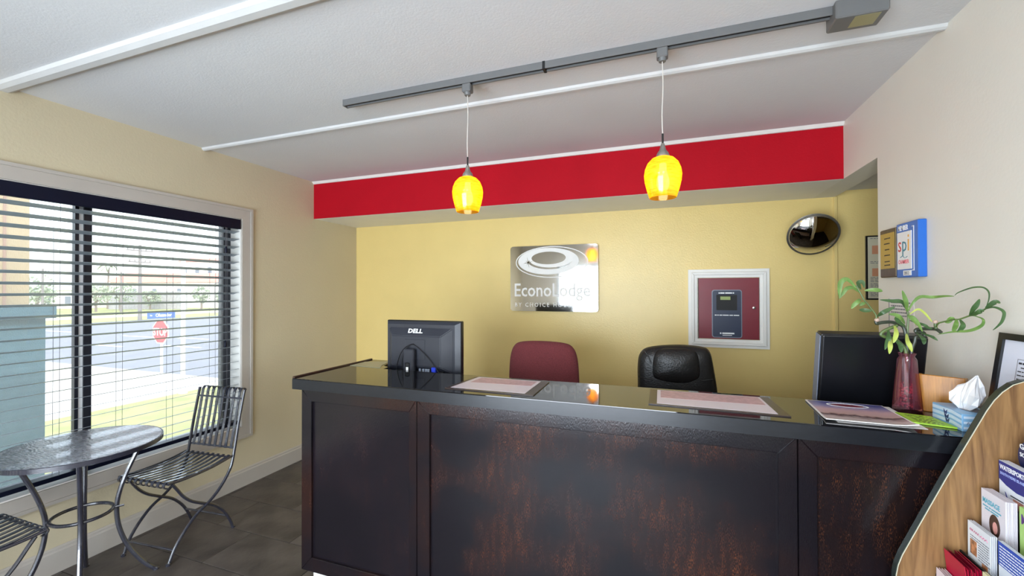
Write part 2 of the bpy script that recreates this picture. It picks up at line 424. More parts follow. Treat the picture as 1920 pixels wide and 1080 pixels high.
def ring_rect(y0, y1, z0, z1, w, side):
    return {'t': [(y0-w, z1+w), (y1+w, z1+w), (y1, z1), (y0, z1)], 'b': [(y0-w, z0-w), (y1+w, z0-w), (y1, z0), (y0, z0)],
            'r': [(y1, z0), (y1+w, z0-w), (y1+w, z1+w), (y1, z1)], 'l': [(y0, z0), (y0-w, z0-w), (y0-w, z1+w), (y0, z1)]}[side]
for s in 'tbrl':
    c = obj('casing', cas(ring_rect(WY0, WY1, WZ0, WZ1, .086, s)), 'casing', w1)
    b = new(); P1 = ring_rect(WY0-.068, WY1+.068, WZ0-.068, WZ1+.068, .018, s); prism(b, P1, 'x', XL+.014, XL+.022); 
    obj('bead', b, 'casing', c)

# ================================================================== OUTSIDE
GZ = -1.75
M['asphalt'] = mat('asphalt', (104, 105, 112), .9, var=.06, scale=.6)
M['concrete'] = mat('concrete', (178, 173, 165), .9, var=.04, scale=.8)
M['grass'] = mat('dry grass', (120, 124, 66), .95, col2=(142, 142, 86), scale=1.4)
M['road_paint'] = mat('road paint', (235, 235, 230), .8)
M['teal'] = mat('teal stucco', (58, 94, 110), .9, var=.08, scale=14, bump=.4, bscale=120)
M['tan'] = mat('tan stucco', (164, 146, 116), .9, var=.06, scale=5, stretch=(1, 1, .3), bump=.3, bscale=120)
M['tan_dark'] = mat('tan joint', (150, 120, 104), .9)
M['pole_white'] = mat('white pole', (196, 197, 201), .5)
M['pole_wood'] = mat('grey timber pole', (112, 106, 104), .9, var=.1)
M['stop_red'] = mat('glare-paled stop red', (214, 58, 66), .5, var=.03)  # red made paler, glare wash put into the colour
M['street_blue'] = mat('street sign blue', (44, 84, 176), .5)
M['bwhite'] = mat('white stucco house', (236, 232, 226), .9)
M['roof_red'] = mat('red tile roof', (206, 120, 104), .9, var=.1, scale=3)
M['roof_grey'] = mat('grey roof', (168, 168, 172), .9, var=.1)
M['fence'] = mat('weathered fence', (150, 148, 150), .9, var=.15, scale=3)
M['foliage'] = mat('tree foliage', (126, 140, 116), .9, col2=(156, 166, 140), scale=2)  # greens lightened, distance haze and glare put into the colour
M['bark'] = mat('bark', (120, 106, 96), .9)
M['dark_pane'] = mat('dark window pane', (96, 104, 116), .3)
struct('ground_concrete', box(new(), -120, -14.6, -60, 11.4, GZ-.2, GZ), 'concrete')
struct('ground_road', box(new(), -57.3, -14.6, 11.4, 41, GZ-.2, GZ), 'asphalt')
struct('ground_plaza', box(new(), -57.3, -14.6, 41, 160, GZ-.2, GZ), 'concrete')
struct('ground_lawn', box(new(), -14.6, -2.9, -60, 160, GZ-.2, GZ+.03), 'grass')
struct('ground_verge', box(new(), -260, -57.3, 11.4, 220, GZ-.2, GZ+.04), 'grass')
struct('ground_front', box(new(), -2.9, 60, -60, -1.95, GZ-.2, -.15), 'concrete')
struct('ground_main_road', box(new(), -72, -66, 11.4, 220, GZ+.04, GZ+.05), 'concrete')
for x0, x1, y in ((-50, -45.5, 20.5), (-38, -33.5, 20.1), (-32.5, -29.5, 20.45), (-28.5, -25.5, 17.2), (-34, -30.5, 16.0)):
    o = struct('road_line', box(new(), x0, x1, y-.09, y+.09, GZ, GZ+.012), 'road_paint')
# porch pillar beside the window
p = thing('porch_pillar', 'tan stucco porch column on a teal capped base outside the window', 'pillar', (-5.06, 1.78, GZ))
obj('base', box(new(), -5.28, -4.85, 1.55, 2.022, GZ, 1.285, .004), 'teal', p)
obj('cap', box(new(), -5.33, -4.80, 1.50, 2.07, 1.285, 1.392, .006), 'teal', p)
sh = obj('shaft', box(new(), -5.22, -4.92, 1.62, 1.952, 1.392, 2.75, .004), 'tan', p)
obj('joint', box(new(), -4.925, -4.914, 1.80, 1.816, 1.392, 2.75), 'tan_dark', sh)
# stop sign
st = thing('stop_sign', 'glare-paled red octagonal STOP sign on a white post at the kerb', 'road sign', (-15.16, 9.0, GZ+.03))
obj('post', box(new(), -15.2, -15.12, 9.01, 9.05, GZ+.03, .62), 'pole_white', st)
def octo(r): return [(-15.16+r*math.cos(PI/8+k*PI/4), .235+r*math.sin(PI/8+k*PI/4)) for k in range(8)]
pl_ = obj('sign_plate', prism(new(), octo(.405), 'y', 8.99, 9.01), 'white', st)
obj('red_face', prism(new(), octo(.37), 'y', 8.985, 8.99), 'stop_red', pl_)
text('lettering', 'STOP', .34, (-15.16, 8.982, .115), (1, 0, 0), (0, 0, 1), 'white', pl_, .004, sx=.82, bold=.012, align='CENTER')
ss = obj('street_plate', box(new(), -15.16, -15.145, 8.62, 9.42, .66, .85, .003), 'street_blue', st)
text('lettering', 'Oleander', .15, (-15.142, 8.84, .715), (0, 1, 0), (0, 0, 1), 'white', ss, .004, sx=.82, bold=.008)
text('lettering', 'In', .08, (-15.142, 8.69, .74), (0, 1, 0), (0, 0, 1), 'white', ss, .004)
# white pole near the walk
p = thing('flag_pole', 'tall plain white pole standing right of the stop sign', 'pole', (-14.45, 9.22, GZ+.03))
b = new(); lathe(b, [(.062, 0), (.058, 7)], (-14.45, 9.22, GZ+.03), 12); obj('shaft', b, 'pole_white', p, True)
b = new(); lathe(b, [(.12, 0), (.12, .04), (.08, .06)], (-14.45, 9.22, GZ+.03), 12); obj('base_collar', b, 'pole_white', p, True)
# utility poles
def utility(label, x, y, h, s=1, insul=True):
    p = thing('utility_pole', label, 'pole', (x, y, GZ+.04))
    b = new(); lathe(b, [(.2*s, 0), (.14*s, h)], (x, y, GZ+.04), 8); obj('pole', b, 'pole_wood', p, True)
    for dz, L in ((.7, 1.3), (2.0, 1.1)) if insul else ((.6, .8),):
        obj('crossarm', box(new(), x-.06, x+.06, y-L*s, y+L*s, GZ+h-dz*s, GZ+h-dz*s+.14*s), 'pole_wood', p)
        for k in (-1, -.5, .5, 1):
            b = new(); lathe(b, [(.06*s, 0), (.05*s, .22*s)], (x, y+k*L*s*.92, GZ+h-dz*s+.14*s), 6); obj('insulator', b, 'pole_wood', p)
    return p
utility('tall timber utility pole with two crossarms across the road', -56.5, 31.4, 8.6, 1.0)
utility('thin distant utility pole seen left of the tall one', -83, 43.5, 6.5, .8, False)
utility('farthest utility pole standing near the tan pillar', -79, 32.6, 6.4, .8, False)
# street lamp in the far verge
p = thing('street_lamp', 'slim distant street lamp with a curved arm by the white building', 'street lamp', (-59, 41.8, GZ+.04))
tube(b := new(), smooth_path([(-59, 41.8, GZ+.04), (-59, 41.8, 2.2), (-59, 42.1, 2.75), (-58.9, 43.6, 2.95)]), .09, 6); obj('pole', b, 'pole_wood', p, True)
obj('lamp_head', box(new(), -59.1, -58.7, 43.5, 44.2, 2.85, 3.0), 'pole_wood', p)
# buildings: gabled blocks turned to the view
def house(label, cx, cy, ang, w, d, h, rh, wall, roof, wins=(), name='house', cat='house'):
    p = thing(name, label, cat, (cx, cy, GZ+.04), (0, 0, ang))
    obj('wall', box(new(), -w/2, w/2, -d/2, d/2, 0, h), wall, p, local=True)
    b = new(); prism(b, [(-d/2-.6, h), (d/2+.6, h), (0, h+rh)], 'x', -w/2-.5, w/2+.5); obj('roof', b, roof, p, local=True)
    for x, z, ww, hh in wins:
        f = obj('window', box(new(), x-ww/2-.12, x+ww/2+.12, -d/2-.06, -d/2, z-.12, z+hh+.12), 'bwhite', p, local=True)
        obj('pane', box(new(), x-ww/2, x+ww/2, -d/2-.08, -d/2-.06, z, z+hh), 'dark_pane', f, local=True)
    return p
A_ = math.radians(20)     # facades look back towards the lobby
house('long white building with a pale red tiled roof beyond the verge', -96, 61.5, A_, 24, 8, 5.2, 2.0, 'bwhite', 'roof_red',
      [(-7, 2.9, .8, 1.0), (-3, 2.9, .8, 1.0), (2, 2.9, .8, 1.0)], 'white_building', 'building')
house('taller white block rising behind the red tiled roof', -108, 75, A_, 9, 8, 10.5, 1.2, 'bwhite', 'roof_red',
      [(-3, 7.6, 1.0, 1.6), (0, 7.6, 1.0, 1.6), (3, 7.6, 1.0, 1.6)], 'tower_block', 'building')
house('low white house with grey roof left of the red roofed building', -113, 52, A_, 8, 8, 3.6, 2.2, 'bwhite', 'roof_grey', [(-2, 1, 1.2, 1.4), (2, 1, 1.2, 1.4)])
house('pale house far off just right of the tan pillar', -124, 42.5, A_, 12, 8, 3.4, 1.8, 'bwhite', 'roof_grey', [(-3, 1, 1.2, 1.3), (3, 1, 1.2, 1.3)])
# fence of single boards in front of the white building
f = thing('board_fence', 'weathered grey board fence running before the white building', 'fence', (-92, 52, GZ+.04))
N_ = 60
for i in range(N_):
    t = i/(N_-1); x = -98.2+t*13.6; y = 49.6+t*5.0
    obj('board', box(new(), -.02, .02, -.105, .105, 0, 3.4+random.uniform(-.1, .1), mtx=Matrix.Translation((x, y, GZ+.04)) @ Matrix.Rotation(math.radians(-70), 4, 'Z')), 'fence', f)
b = new()
for z in (.6, 2.6): box(b, -.04, .04, -7.3, 7.3, z, z+.12, mtx=Matrix.Translation((-91.43, 52.12, GZ+.04)) @ Matrix.Rotation(math.radians(-70), 4, 'Z'))
obj('rail', b, 'fence', f)
# trees
def tree(label, x, y, h, r, palm=False, name='tree'):
    p = thing(name, label, 'tree', (x, y, GZ+.04))
    b = new()
    if palm: tube(b, [(x, y, GZ), (x+.1, y, GZ+h*.5), (x, y+.2, GZ+h)], .16, 6)
    else:
        tube(b, [(x, y, GZ), (x, y, GZ+h*.55)], .18, 6)
        for k in range(4):
            a = k*1.7; tube(b, [(x, y, GZ+h*.3), (x+math.cos(a)*r*.5, y+math.sin(a)*r*.5, GZ+h*.7)], .07, 5)
    obj('trunk', b, 'bark', p, True)
    b = new()
    rng = random.Random(int(x*7+y*3))
    if palm:
        for k in range(14):
            a = k*2*PI/14; e = rng.uniform(-.2, .9)
            blade(b, [(x, y, GZ+h), (x+math.cos(a)*r*.5, y+math.sin(a)*r*.5, GZ+h+e*.6), (x+math.cos(a)*r, y+math.sin(a)*r, GZ+h+e*.6-.9)], .22, (0, 0, 1))
    else:
        for k in range(420):
            u = Vector((rng.gauss(0, 1), rng.gauss(0, 1), rng.gauss(0, 1))).normalized()*rng.uniform(.45, 1)
            c = Vector((x, y, GZ+h*.62))+Vector((u.x*r, u.y*r, u.z*h*.4)); s = rng.uniform(.12, .3)
            n = Vector((rng.gauss(0, 1), rng.gauss(0, 1), rng.gauss(0, 1))).normalized(); a = n.orthogonal().normalized(); bb = n.cross(a)
            vs = [b.verts.new(c+a*s), b.verts.new(c+bb*s*.6), b.verts.new(c-a*s), b.verts.new(c-bb*s*.6)]; b.faces.new(vs)
    o = obj('crown', b, 'foliage', p); o['kind'] = 'stuff'
    return p
tree('bushy green tree between the two distant utility poles', -90.5, 47.3, 5.0, 2.6)
tree('grey green shrub standing against the board fence', -88, 50.5, 3.6, 1.8, name='shrub')
tree('sparse bare-looking tree at the left end of the board fence', -87.4, 42.4, 4.6, 2.2)
tree('round shrub in front of the pale far house by the pillar', -98, 40.6, 4.2, 1.9, name='shrub')
tree('leafy tree seen between pillar and window mullion', -87.4, 35.5, 5.8, 2.1)
tree('low tree to the right of the white pole', -80, 54.2, 4.6, 1.6)
tree('small tree at the right end of the white building', -79.5, 57.8, 3.8, 1.4)
tree('lone palm showing above the fence left of the red roof', -100.5, 50.5, 8.0, 2.0, True, 'palm_tree')

# ================================================================== WINDOW BLIND
bl = thing('window_blind', 'dark navy horizontal slat blind covering the left window', 'blind', (XL-.03, 1.34, WZ0))
obj('valance', box(new(), XL-.02, XL+.01, WY0+.005, WY1-.008, 1.981, 2.056, .004, 2), 'blind_dark', bl)
obj('head_rail', box(new(), XL-.075, XL-.022, WY0+.01, WY1-.012, 2.0, 2.05), 'blind_dark', bl)
tilt = math.radians(12)
slat = None
for i in range(25):
    z = 1.898+.0585-i*.0585
    if z < .53: break
    if slat is None:
        b = new()
        prism(b, [(-.031, -.0008), (-.015, .0002), (0, .0006), (.015, .0002), (.031, -.0008), (.031, .0008), (.015, .0018), (0, .0022), (-.015, .0018), (-.031, .0008)], 'y', -1.032, 1.032)
        bmesh.ops.rotate(b, verts=list(b.verts), cent=(0, 0, 0), matrix=Matrix.Rotation(-tilt, 3, 'Y'))
        slat = obj('slat', b, 'blind', bl, local=True); s = slat
    else:
        s = slat.copy(); COL.objects.link(s); s.parent = bl
    s.location = Vector((XL-.034, 1.341, z))-bl.location
obj('bottom_rail', box(new(), XL-.064, XL-.004, WY0+.01, WY1-.012, .487, .512, .003), 'blind_dark', bl)
for y in (.55, .86, 1.342, 1.626, 1.905, 2.19):
    b = new()
    tube(b, [(XL-.004, y+.0, 2.0), (XL-.004, y, .51)], .0011, 5); tube(b, [(XL-.066, y, 2.0), (XL-.066, y, .51)], .0011, 5)
    obj('ladder_cord', b, 'cord', bl)
for y, z in ((2.262, 1.835), (2.258, 1.135), (2.27, .78)):
    b = new(); tube(b, [(XL+.006, y, 1.985), (XL+.006, y, z)], .0012, 5); c = obj('pull_cord', b, 'cord', bl)
    b = new(); lathe(b, [(.003, .05), (.007, .04), (.010, .012), (.008, 0)], (XL+.006, y, z-.045), 10); obj('tassel', b, 'blind_dark', c, True)

# ================================================================== RECEPTION COUNTER
CX0, CX1, CY, CZ = -1.731, 1.012, 1.665, 1.067
rc = thing('reception_counter', 'dark lacquered panelled reception counter with a glossy black top', 'counter', (-.35, 1.8, 0))
b = new()
prism(b, [(-1.76, 1.638), (1.012, 1.638), (1.012, 2.005), (-1.49, 2.005), (-1.50, 2.06), (-1.56, 2.10), (-1.60, 2.26), (-1.76, 2.26)], 'z', 1.0635, CZ)
obj('countertop', b, 'black_top', rc)
b = new()
prism(b, [(-1.76, 1.636), (1.012, 1.636), (1.012, 2.005), (-1.49, 2.005), (-1.50, 2.06), (-1.56, 2.10), (-1.60, 2.26), (-1.76, 2.26)], 'z', 1.014, 1.0633)
obj('top_edge', b, 'black_edge', rc)
obj('side_lip', box(new(), -1.775, -1.7605, 1.65, 2.26, 1.03, 1.074, .003), 'brown_lip', rc)
b = new(); box(b, CX0, CX1, 1.69, 1.99, .107, 1.013); box(b, CX0, -1.62, 1.99, 2.25, .107, 1.013)
obj('carcass', b, 'black', rc)
obj('plinth', box(new(), -1.69, CX1-.02, 1.705, 1.95, 0, .107), 'trim_white', rc)
def section(x0, x1, ix0, ix1, n):
    z0, z1, iz0, iz1 = .107, 1.012, .177, .952
    g = .0015; x0 += g; x1 -= g
    F, Bk = CY, 1.692
    def pc(name, poly, m=M['frame_lac']):
        b = new(); prism(b, poly, 'y', F, Bk, .002); obj(name, b, m, rc)
    pc('rail', [(x0, z1), (x1, z1), (ix1, iz1), (ix0, iz1)]); pc('rail', [(x0, z0), (x1, z0), (ix1, iz0), (ix0, iz0)])
    pc('stile', [(x0, z0), (ix0, iz0), (ix0, iz1), (x0, z1)]); pc('stile', [(x1, z0), (ix1, iz0), (ix1, iz1), (x1, z1)])
    obj('panel', box(new(), ix0-.004, ix1+.004, F+.014, Bk, iz0-.004, iz1+.004), lacquer('worn lacquer panel', n*5.7, (.2, .95, .6)[n], ((24, 20, 26), (46, 26, 22), (30, 19, 17))[n]), rc)
section(CX0, -1.059, -1.667, -1.10, 0)
section(-1.059, .411, -.994, .354, 1)
section(.411, CX1, .466, .955, 2)

# work desk behind the counter
d = thing('work_desk', 'low brown work desk behind the reception counter', 'desk', (-.2, 2.3, 0))
obj('desk_top', box(new(), -1.52, .84, 2.02, 2.55, .72, .75, .003), 'desk', d)
for x in (-1.5, .80): obj('leg_panel', box(new(), x, x+.02, 2.03, 2.53, 0, .72), 'desk', d)
obj('modesty_panel', box(new(), -1.48, .80, 2.03, 2.045, .3, .72), 'desk', d)

# left return: flat grey papers
o = obj('loose_sheet', prism(new(), [(-1.742, 2.03), (-1.52, 2.015), (-1.565, 2.09), (-1.61, 2.23), (-1.745, 2.17)], 'z', CZ, CZ+.0015), mat('grey green sheet', (150, 150, 128), .3))
tag(o, 'grey-green sheet lying flat on the far left corner of the counter', 'paper')

# ------------------------------------------------------------------ left monitor, its back to us
mo = thing('computer_monitor', 'charcoal computer monitor with white maker lettering on its back', 'monitor', (-1.305, 2.12, .75))
def loc_box(x0, x1, y0, y1, z0, z1, bev=0): return box(new(), x0, x1, y0, y1, z0, z1, bev)
# local frame: x along width, z up from the desk; back faces -y
X0, X1, Z0, Z1 = -.243, .243, .26, .584
obj('bezel', loc_box(X0, X1, .0, .03, Z0, Z1, .004), 'charcoal_gloss', mo, local=True)
b = new()
def frustum(b, o0, o1, y0, y1):
    v0 = [b.verts.new((x, y0, z)) for x, z in ((o0[0], o0[2]), (o0[1], o0[2]), (o0[1], o0[3]), (o0[0], o0[3]))]
    v1 = [b.verts.new((x, y1, z)) for x, z in ((o1[0], o1[2]), (o1[1], o1[2]), (o1[1], o1[3]), (o1[0], o1[3]))]
    b.faces.new(v0); b.faces.new(v1[::-1])
    for i in range(4): b.faces.new((v0[i], v0[(i+1) % 4], v1[(i+1) % 4], v1[i]))
frustum(b, (X0+.012, X1-.035, Z0+.012, Z1-.022), (X0+.004, X1-.006, Z0+.004, Z1-.008), -.012, 0)
obj('outer_shell', b, 'charcoal', mo, local=True)
b = new(); frustum(b, (X0+.062, X1-.108, Z0+.07, Z1-.085), (X0+.024, X1-.045, Z0+.034, Z1-.038), -.045, -.012)
bmesh.ops.bevel(b, geom=list(b.edges), offset=.004, segments=2, affect='EDGES')
obj('back_shell', b, 'charcoal', mo, local=True)
obj('access_plate', loc_box(-.09, .04, -.047, -.045, .37, .48, .001), 'charcoal', mo, local=True)
b = new(); box(b, -.078, -.012, -.085, -.055, .02, .43, .006)
cst = obj('stand_column', b, 'charcoal', mo, local=True)
obj('cable_slot', loc_box(-.062, -.034, -.0865, -.085, .30, .355, .004), 'black', cst, local=True)
obj('slot_label', loc_box(-.056, -.042, -.088, -.0865, .312, .330), 'white', cst, local=True)
obj('stand_neck', loc_box(-.07, -.02, -.06, -.04, .36, .42), 'charcoal', mo, local=True)
obj('stand_base', loc_box(-.15, .06, -.09, .12, 0, .02, .008), 'charcoal', mo, local=True)
b = new(); box(b, -.14, .15, -.04, -.012, Z0+.012, Z0+.045); pr = obj('port_recess', b, 'black', mo, local=True)
for x in (.0, .022, .04, .055): obj('port', loc_box(x, x+.013, -.046, -.04, .30, .318), 'silver_grey', pr, local=True)
obj('plug', loc_box(.085, .112, -.058, -.035, .292, .33, .003), 'blue', mo, local=True)
b = new(); tube(b, smooth_path([(-.145, -.05, .295), (-.13, -.06, .35), (-.09, -.07, .42), (-.04, -.05, .452), (.02, -.05, .42), (.085, -.05, .36), (.13, -.05, .30)], 5), .003, 6)
obj('cable', b, 'cable', mo, True, local=True)
b = new(); tube(b, smooth_path([(-.10, -.05, .295), (-.10, -.06, .36), (-.06, -.07, .44), (-.03, -.05, .455)], 5), .0025, 6)
obj('cable', b, 'cable', mo, True, local=True)
text('lettering', 'DELL', .034, (-.032, -.0352, .516), (1, 0, 0), (0, .42, .9), 'white', mo, .002, sx=1.25, bold=.03, align='CENTER', local=True)

# right monitor, tilted towards us, only its plain back and side show
m2 = thing('computer_monitor', 'plain black monitor with a grey side edge behind the plant vase', 'monitor', (.765, 2.12, .75))
b = new(); box(b, -.170, .168, -.012, -.0, .26, .578, .006, 2); bmesh.ops.rotate(b, verts=list(b.verts), cent=(0, 0, .27), matrix=Matrix.Rotation(math.radians(11), 3, 'X'))
obj('back_shell', b, 'charcoal_gloss', m2, local=True)
b = new(); box(b, -.172, .172, -.0, .055, .255, .58, .006, 2); bmesh.ops.rotate(b, verts=list(b.verts), cent=(0, 0, .27), matrix=Matrix.Rotation(math.radians(11), 3, 'X'))
obj('bezel', b, 'charcoal_gloss', m2, local=True)
b = new(); box(b, -.176, -.1721, -.0, .052, .262, .572, .001); bmesh.ops.rotate(b, verts=list(b.verts), cent=(0, 0, .27), matrix=Matrix.Rotation(math.radians(11), 3, 'X'))
obj('side_strip', b, mat('side plastic', (120, 128, 144), .35), m2, local=True)
obj('stand_column', loc_box(-.03, .03, .0, .03, .02, .32), 'charcoal', m2, local=True)
obj('stand_base', loc_box(-.11, .11, -.08, .12, 0, .02, .008), 'charcoal', m2, local=True)

# ------------------------------------------------------------------ office chairs
M['burgundy'] = mat('burgundy tweed', (112, 48, 52), .9, var=.25, scale=220, bump=.5, bscale=260)
M['leather'] = mat('black leather', (22, 21, 21), .38, var=.1, scale=30, bump=.25, bscale=120)
def swivel_base(t, m='black'):
    b = new(); lathe(b, [(.03, .08), (.03, .4)], seg=12); obj('gas_post', b, m, t, True, local=True)
    for k in range(5):
        a = 2*PI*k/5+.3; e = Vector((math.cos(a), math.sin(a), 0))
        b = new(); tube(b, [e*.02+Vector((0, 0, .1)), e*.27+Vector((0, 0, .07))], [.025, .016], 8); l = obj('base_arm', b, m, t, True, local=True)
        b = new(); lathe(b, [(.018, -.012), (.025, -.006), (.025, .006), (.018, .012)], seg=12)
        bmesh.ops.rotate(b, verts=list(b.verts), cent=(0, 0, 0), matrix=Matrix.Rotation(PI/2, 3, 'X')); bmesh.ops.translate(b, verts=list(b.verts), vec=e*.27+Vector((0, 0, .026)))
        obj('castor', b, m, l, True, local=True)
def pad(outline, y, thick, seg=4, bulge=.02):
    """upholstered pad: a rounded outline in x,z swollen in y"""
    b = new(); n = len(outline); cx = sum(p[0] for p in outline)/n; cz = sum(p[1] for p in outline)/n
    rings = []
    prof = [(.0, -bulge), (.45, -bulge*.85), (.8, -bulge*.3), (.95, thick*.12), (1.0, thick*.45), (.95, thick*.85), (.8, thick)]
    for s, d in prof[1:]:
        rings.append([b.verts.new((cx+(x-cx)*s, y+d, cz+(z-cz)*s)) for x, z in outline])
    c0 = b.verts.new((cx, y-bulge, cz))
    for k in range(n): b.faces.new((c0, rings[0][(k+1) % n], rings[0][k]))
    for A, B in zip(rings, rings[1:]):
        for k in range(n): b.faces.new((A[k], A[(k+1) % n], B[(k+1) % n], B[k]))
    b.faces.new(rings[-1]); return b
def rounded(pts, k=6):
    P = [Vector((p[0], p[1], 0)) for p in pts]; n = len(P); out = []
    for i in range(n):
        p0, p1, p2, p3 = P[i-1], P[i], P[(i+1) % n], P[(i+2) % n]
        for j in range(k):
            t = j/k; q = .5*((2*p1)+(p2-p0)*t+(2*p0-5*p1+4*p2-p3)*t*t+(3*p1-p0-3*p2+p3)*t**3); out.append((q.x, q.y))
    return out
ch = thing('office_chair', 'burgundy tweed office chair behind the counter', 'chair', (-.745, 2.62, 0))
o1 = rounded([(-.215, .72), (-.232, .85), (-.232, .97), (-.222, 1.08), (-.195, 1.145), (-.14, 1.172), (0, 1.18), (.14, 1.172), (.195, 1.145), (.222, 1.08), (.232, .97), (.232, .85), (.215, .72), (.15, .66), (0, .65), (-.15, .66)])
obj('backrest', pad(o1, 0, .07, bulge=.025), 'burgundy', ch, 'all', local=True)
b = new(); box(b, -.235, .235, -.45, .0, .43, .52, .035, 3); obj('seat', b, 'burgundy', ch, True, local=True)
obj('back_bar', box(new(), -.03, .03, .055, .075, .42, .8, .004), 'black', ch, local=True)
swivel_base(ch)
c2 = thing('office_chair', 'black leather office chair with headrest roll behind the counter', 'chair', (.065, 2.62, 0), (0, 0, math.radians(6)))
o2 = rounded([(-.23, .66), (-.222, .9), (-.222, 1.06), (-.206, 1.135), (-.15, 1.172), (0, 1.188), (.13, 1.18), (.175, 1.15), (.195, 1.06), (.215, .92), (.245, .66), (.15, .6), (-.15, .6)])
obj('backrest', pad(o2, 0, .1, bulge=.012), 'leather', c2, 'all', local=True)
o3 = rounded([(-.14, 1.00), (-.147, 1.06), (-.135, 1.13), (-.09, 1.166), (0, 1.172), (.07, 1.166), (.105, 1.14), (.118, 1.06), (.11, 1.005), (.06, .975), (0, .968), (-.08, .975)])
obj('headrest_roll', pad(o3, -.014, .05, bulge=.028), 'leather', c2, 'all', local=True)
for s, pts in ((-1, [(-.22, 1.0), (-.19, .995), (-.14, .99)]), (1, [(.12, .995), (.15, 1.0), (.178, 1.004)])):
    b = new(); tube(b, smooth_path([(x, -.012 if abs(x) < .18 else .0, z) for x, z in pts]), .003, 6); obj('seam', b, 'black', c2, True, local=True)
b = new(); tube(b, smooth_path([(-.185, .004, 1.15), (-.165, -.008, 1.12), (-.15, -.016, 1.08)]), .003, 6); obj('seam', b, 'leather', c2, True, local=True)
b = new(); box(b, -.25, .25, -.5, .02, .42, .53, .04, 3); obj('seat', b, 'leather', c2, True, local=True)
obj('back_bar', box(new(), -.04, .04, .07, .09, .4, .8, .004), 'black', c2, local=True)
swivel_base(c2)

# ------------------------------------------------------------------ things on the counter
M['mat_frame'] = mat('dark brown mat frame', (58, 44, 40), .3)
M['form'] = mat('pinkish form paper', (214, 204, 210), .4, var=.01, spec=.2)
M['form_band'] = mat('rose printed band', (192, 158, 162), .4, var=.15, scale=60, spec=.2)
def counter_mat(label, q, border, band):
    t = thing('counter_mat', label, 'counter mat', ((q[0][0]+q[2][0])/2, (q[0][1]+q[2][1])/2, CZ), group='framed mats on the counter')
    obj('backing', prism(new(), q, 'z', CZ, CZ+.004), 'mat_frame', t)
    def at(u, v):
        a = Vector(q[0]).lerp(Vector(q[1]), u); c = Vector(q[3]).lerp(Vector(q[2]), u); return tuple(a.lerp(c, v))
    l, r, f, bk = border
    sh = obj('sheet', prism(new(), [at(l, f), at(1-r, f), at(1-r, 1-bk), at(l, 1-bk)], 'z', CZ+.004, CZ+.0048), 'form', t)
    bl_, br_, b0, b1 = band
    obj('printed_band', prism(new(), [at(l+bl_, b0), at(1-r-br_, b0+.06), at(1-r-br_, b1), at(l+bl_, b1)], 'z', CZ+.0048, CZ+.0052), 'form_band', sh)
    return t, at
counter_mat('framed pale form mat on the counter, before the burgundy chair', [(-.93, 1.69), (-.517, 1.687), (-.523, 1.968), (-.90, 1.971)], (.05, .1, .06, .05), (.06, .04, .5, .9))
t, at = counter_mat('framed pale form mat on the counter, before the black leather chair', [(-.065, 1.712), (.40, 1.696), (.385, 1.966), (-.067, 1.966)], (.065, .075, .05, .04), (.03, .02, .42, .93))
# magazine and sheet under it
M['mag'] = ramp_print('magazine cover', [(.0, (214, 200, 196)), (.16, (206, 186, 184)), (.3, (92, 64, 66)), (.36, (196, 164, 160)), (.55, (206, 168, 172)), (.72, (150, 140, 180)), (.9, (92, 92, 150))], 1, -.145, .145, .09, 40, .25)
o = obj('loose_sheet', prism(new(), [(.53, 1.69), (.765, 1.69), (.775, 1.965), (.54, 1.965)], 'z', CZ, CZ+.001), 'paper')
tag(o, 'white sheet peeking out from under the magazine', 'paper')
mg = thing('magazine', 'purple and pink printed magazine with an oval title on the counter', 'magazine', (.625, 1.825, CZ+.001), (0, 0, math.radians(-3)))
b = new(); nx, ny = 8, 10
def zc(u, v): return .004+.008*(max(0, u-.75)/.25)**2*(1-v)+.004*(max(0, .2-v)/.2)**2
g = [[b.verts.new((-.12+.24*i/nx, -.142+.284*j/ny, zc(i/nx, j/ny))) for i in range(nx+1)] for j in range(ny+1)]
for j in range(ny):
    for i in range(nx): b.faces.new((g[j][i], g[j][i+1], g[j+1][i+1], g[j+1][i]))
r = bmesh.ops.extrude_face_region(b, geom=list(b.faces)); bmesh.ops.translate(b, verts=[e for e in r['geom'] if isinstance(e, bmesh.types.BMVert)], vec=(0, 0, -.003))
pg = obj('pages', b, 'paper', mg, True, local=True)
b = new(); g = [[b.verts.new((-.115+.23*i/nx, -.136+.272*j/ny, zc((-.115+.23*i/nx+.12)/.24, (-.136+.272*j/ny+.142)/.284)+.0006)) for i in range(nx+1)] for j in range(ny+1)]
for j in range(ny):
    for i in range(nx): b.faces.new((g[j][i], g[j][i+1], g[j+1][i+1], g[j+1][i]))
obj('cover_print', b, 'mag', pg, True, local=True)
b = new(); tube(b, [(.0+.062*math.cos(a), .088+.026*math.sin(a), .0055) for a in [2*PI*k/28 for k in range(28)]], .003, 5, True, flat=.25); obj('title_ring', b, 'white', mg, local=True)
b = new(); prism(b, [(.0+.05*math.cos(2*PI*k/24), .088+.017*math.sin(2*PI*k/24)) for k in range(24)], 'z', .0048, .0054); obj('title_oval', b, mat('oval red', (120, 44, 62), .3), mg, local=True)
text('lettering', 'MAGAZINE', .014, (0, .083, .0058), (1, 0, 0), (0, 1, 0), 'white', mg, .0004, align='CENTER', local=True) if False else None
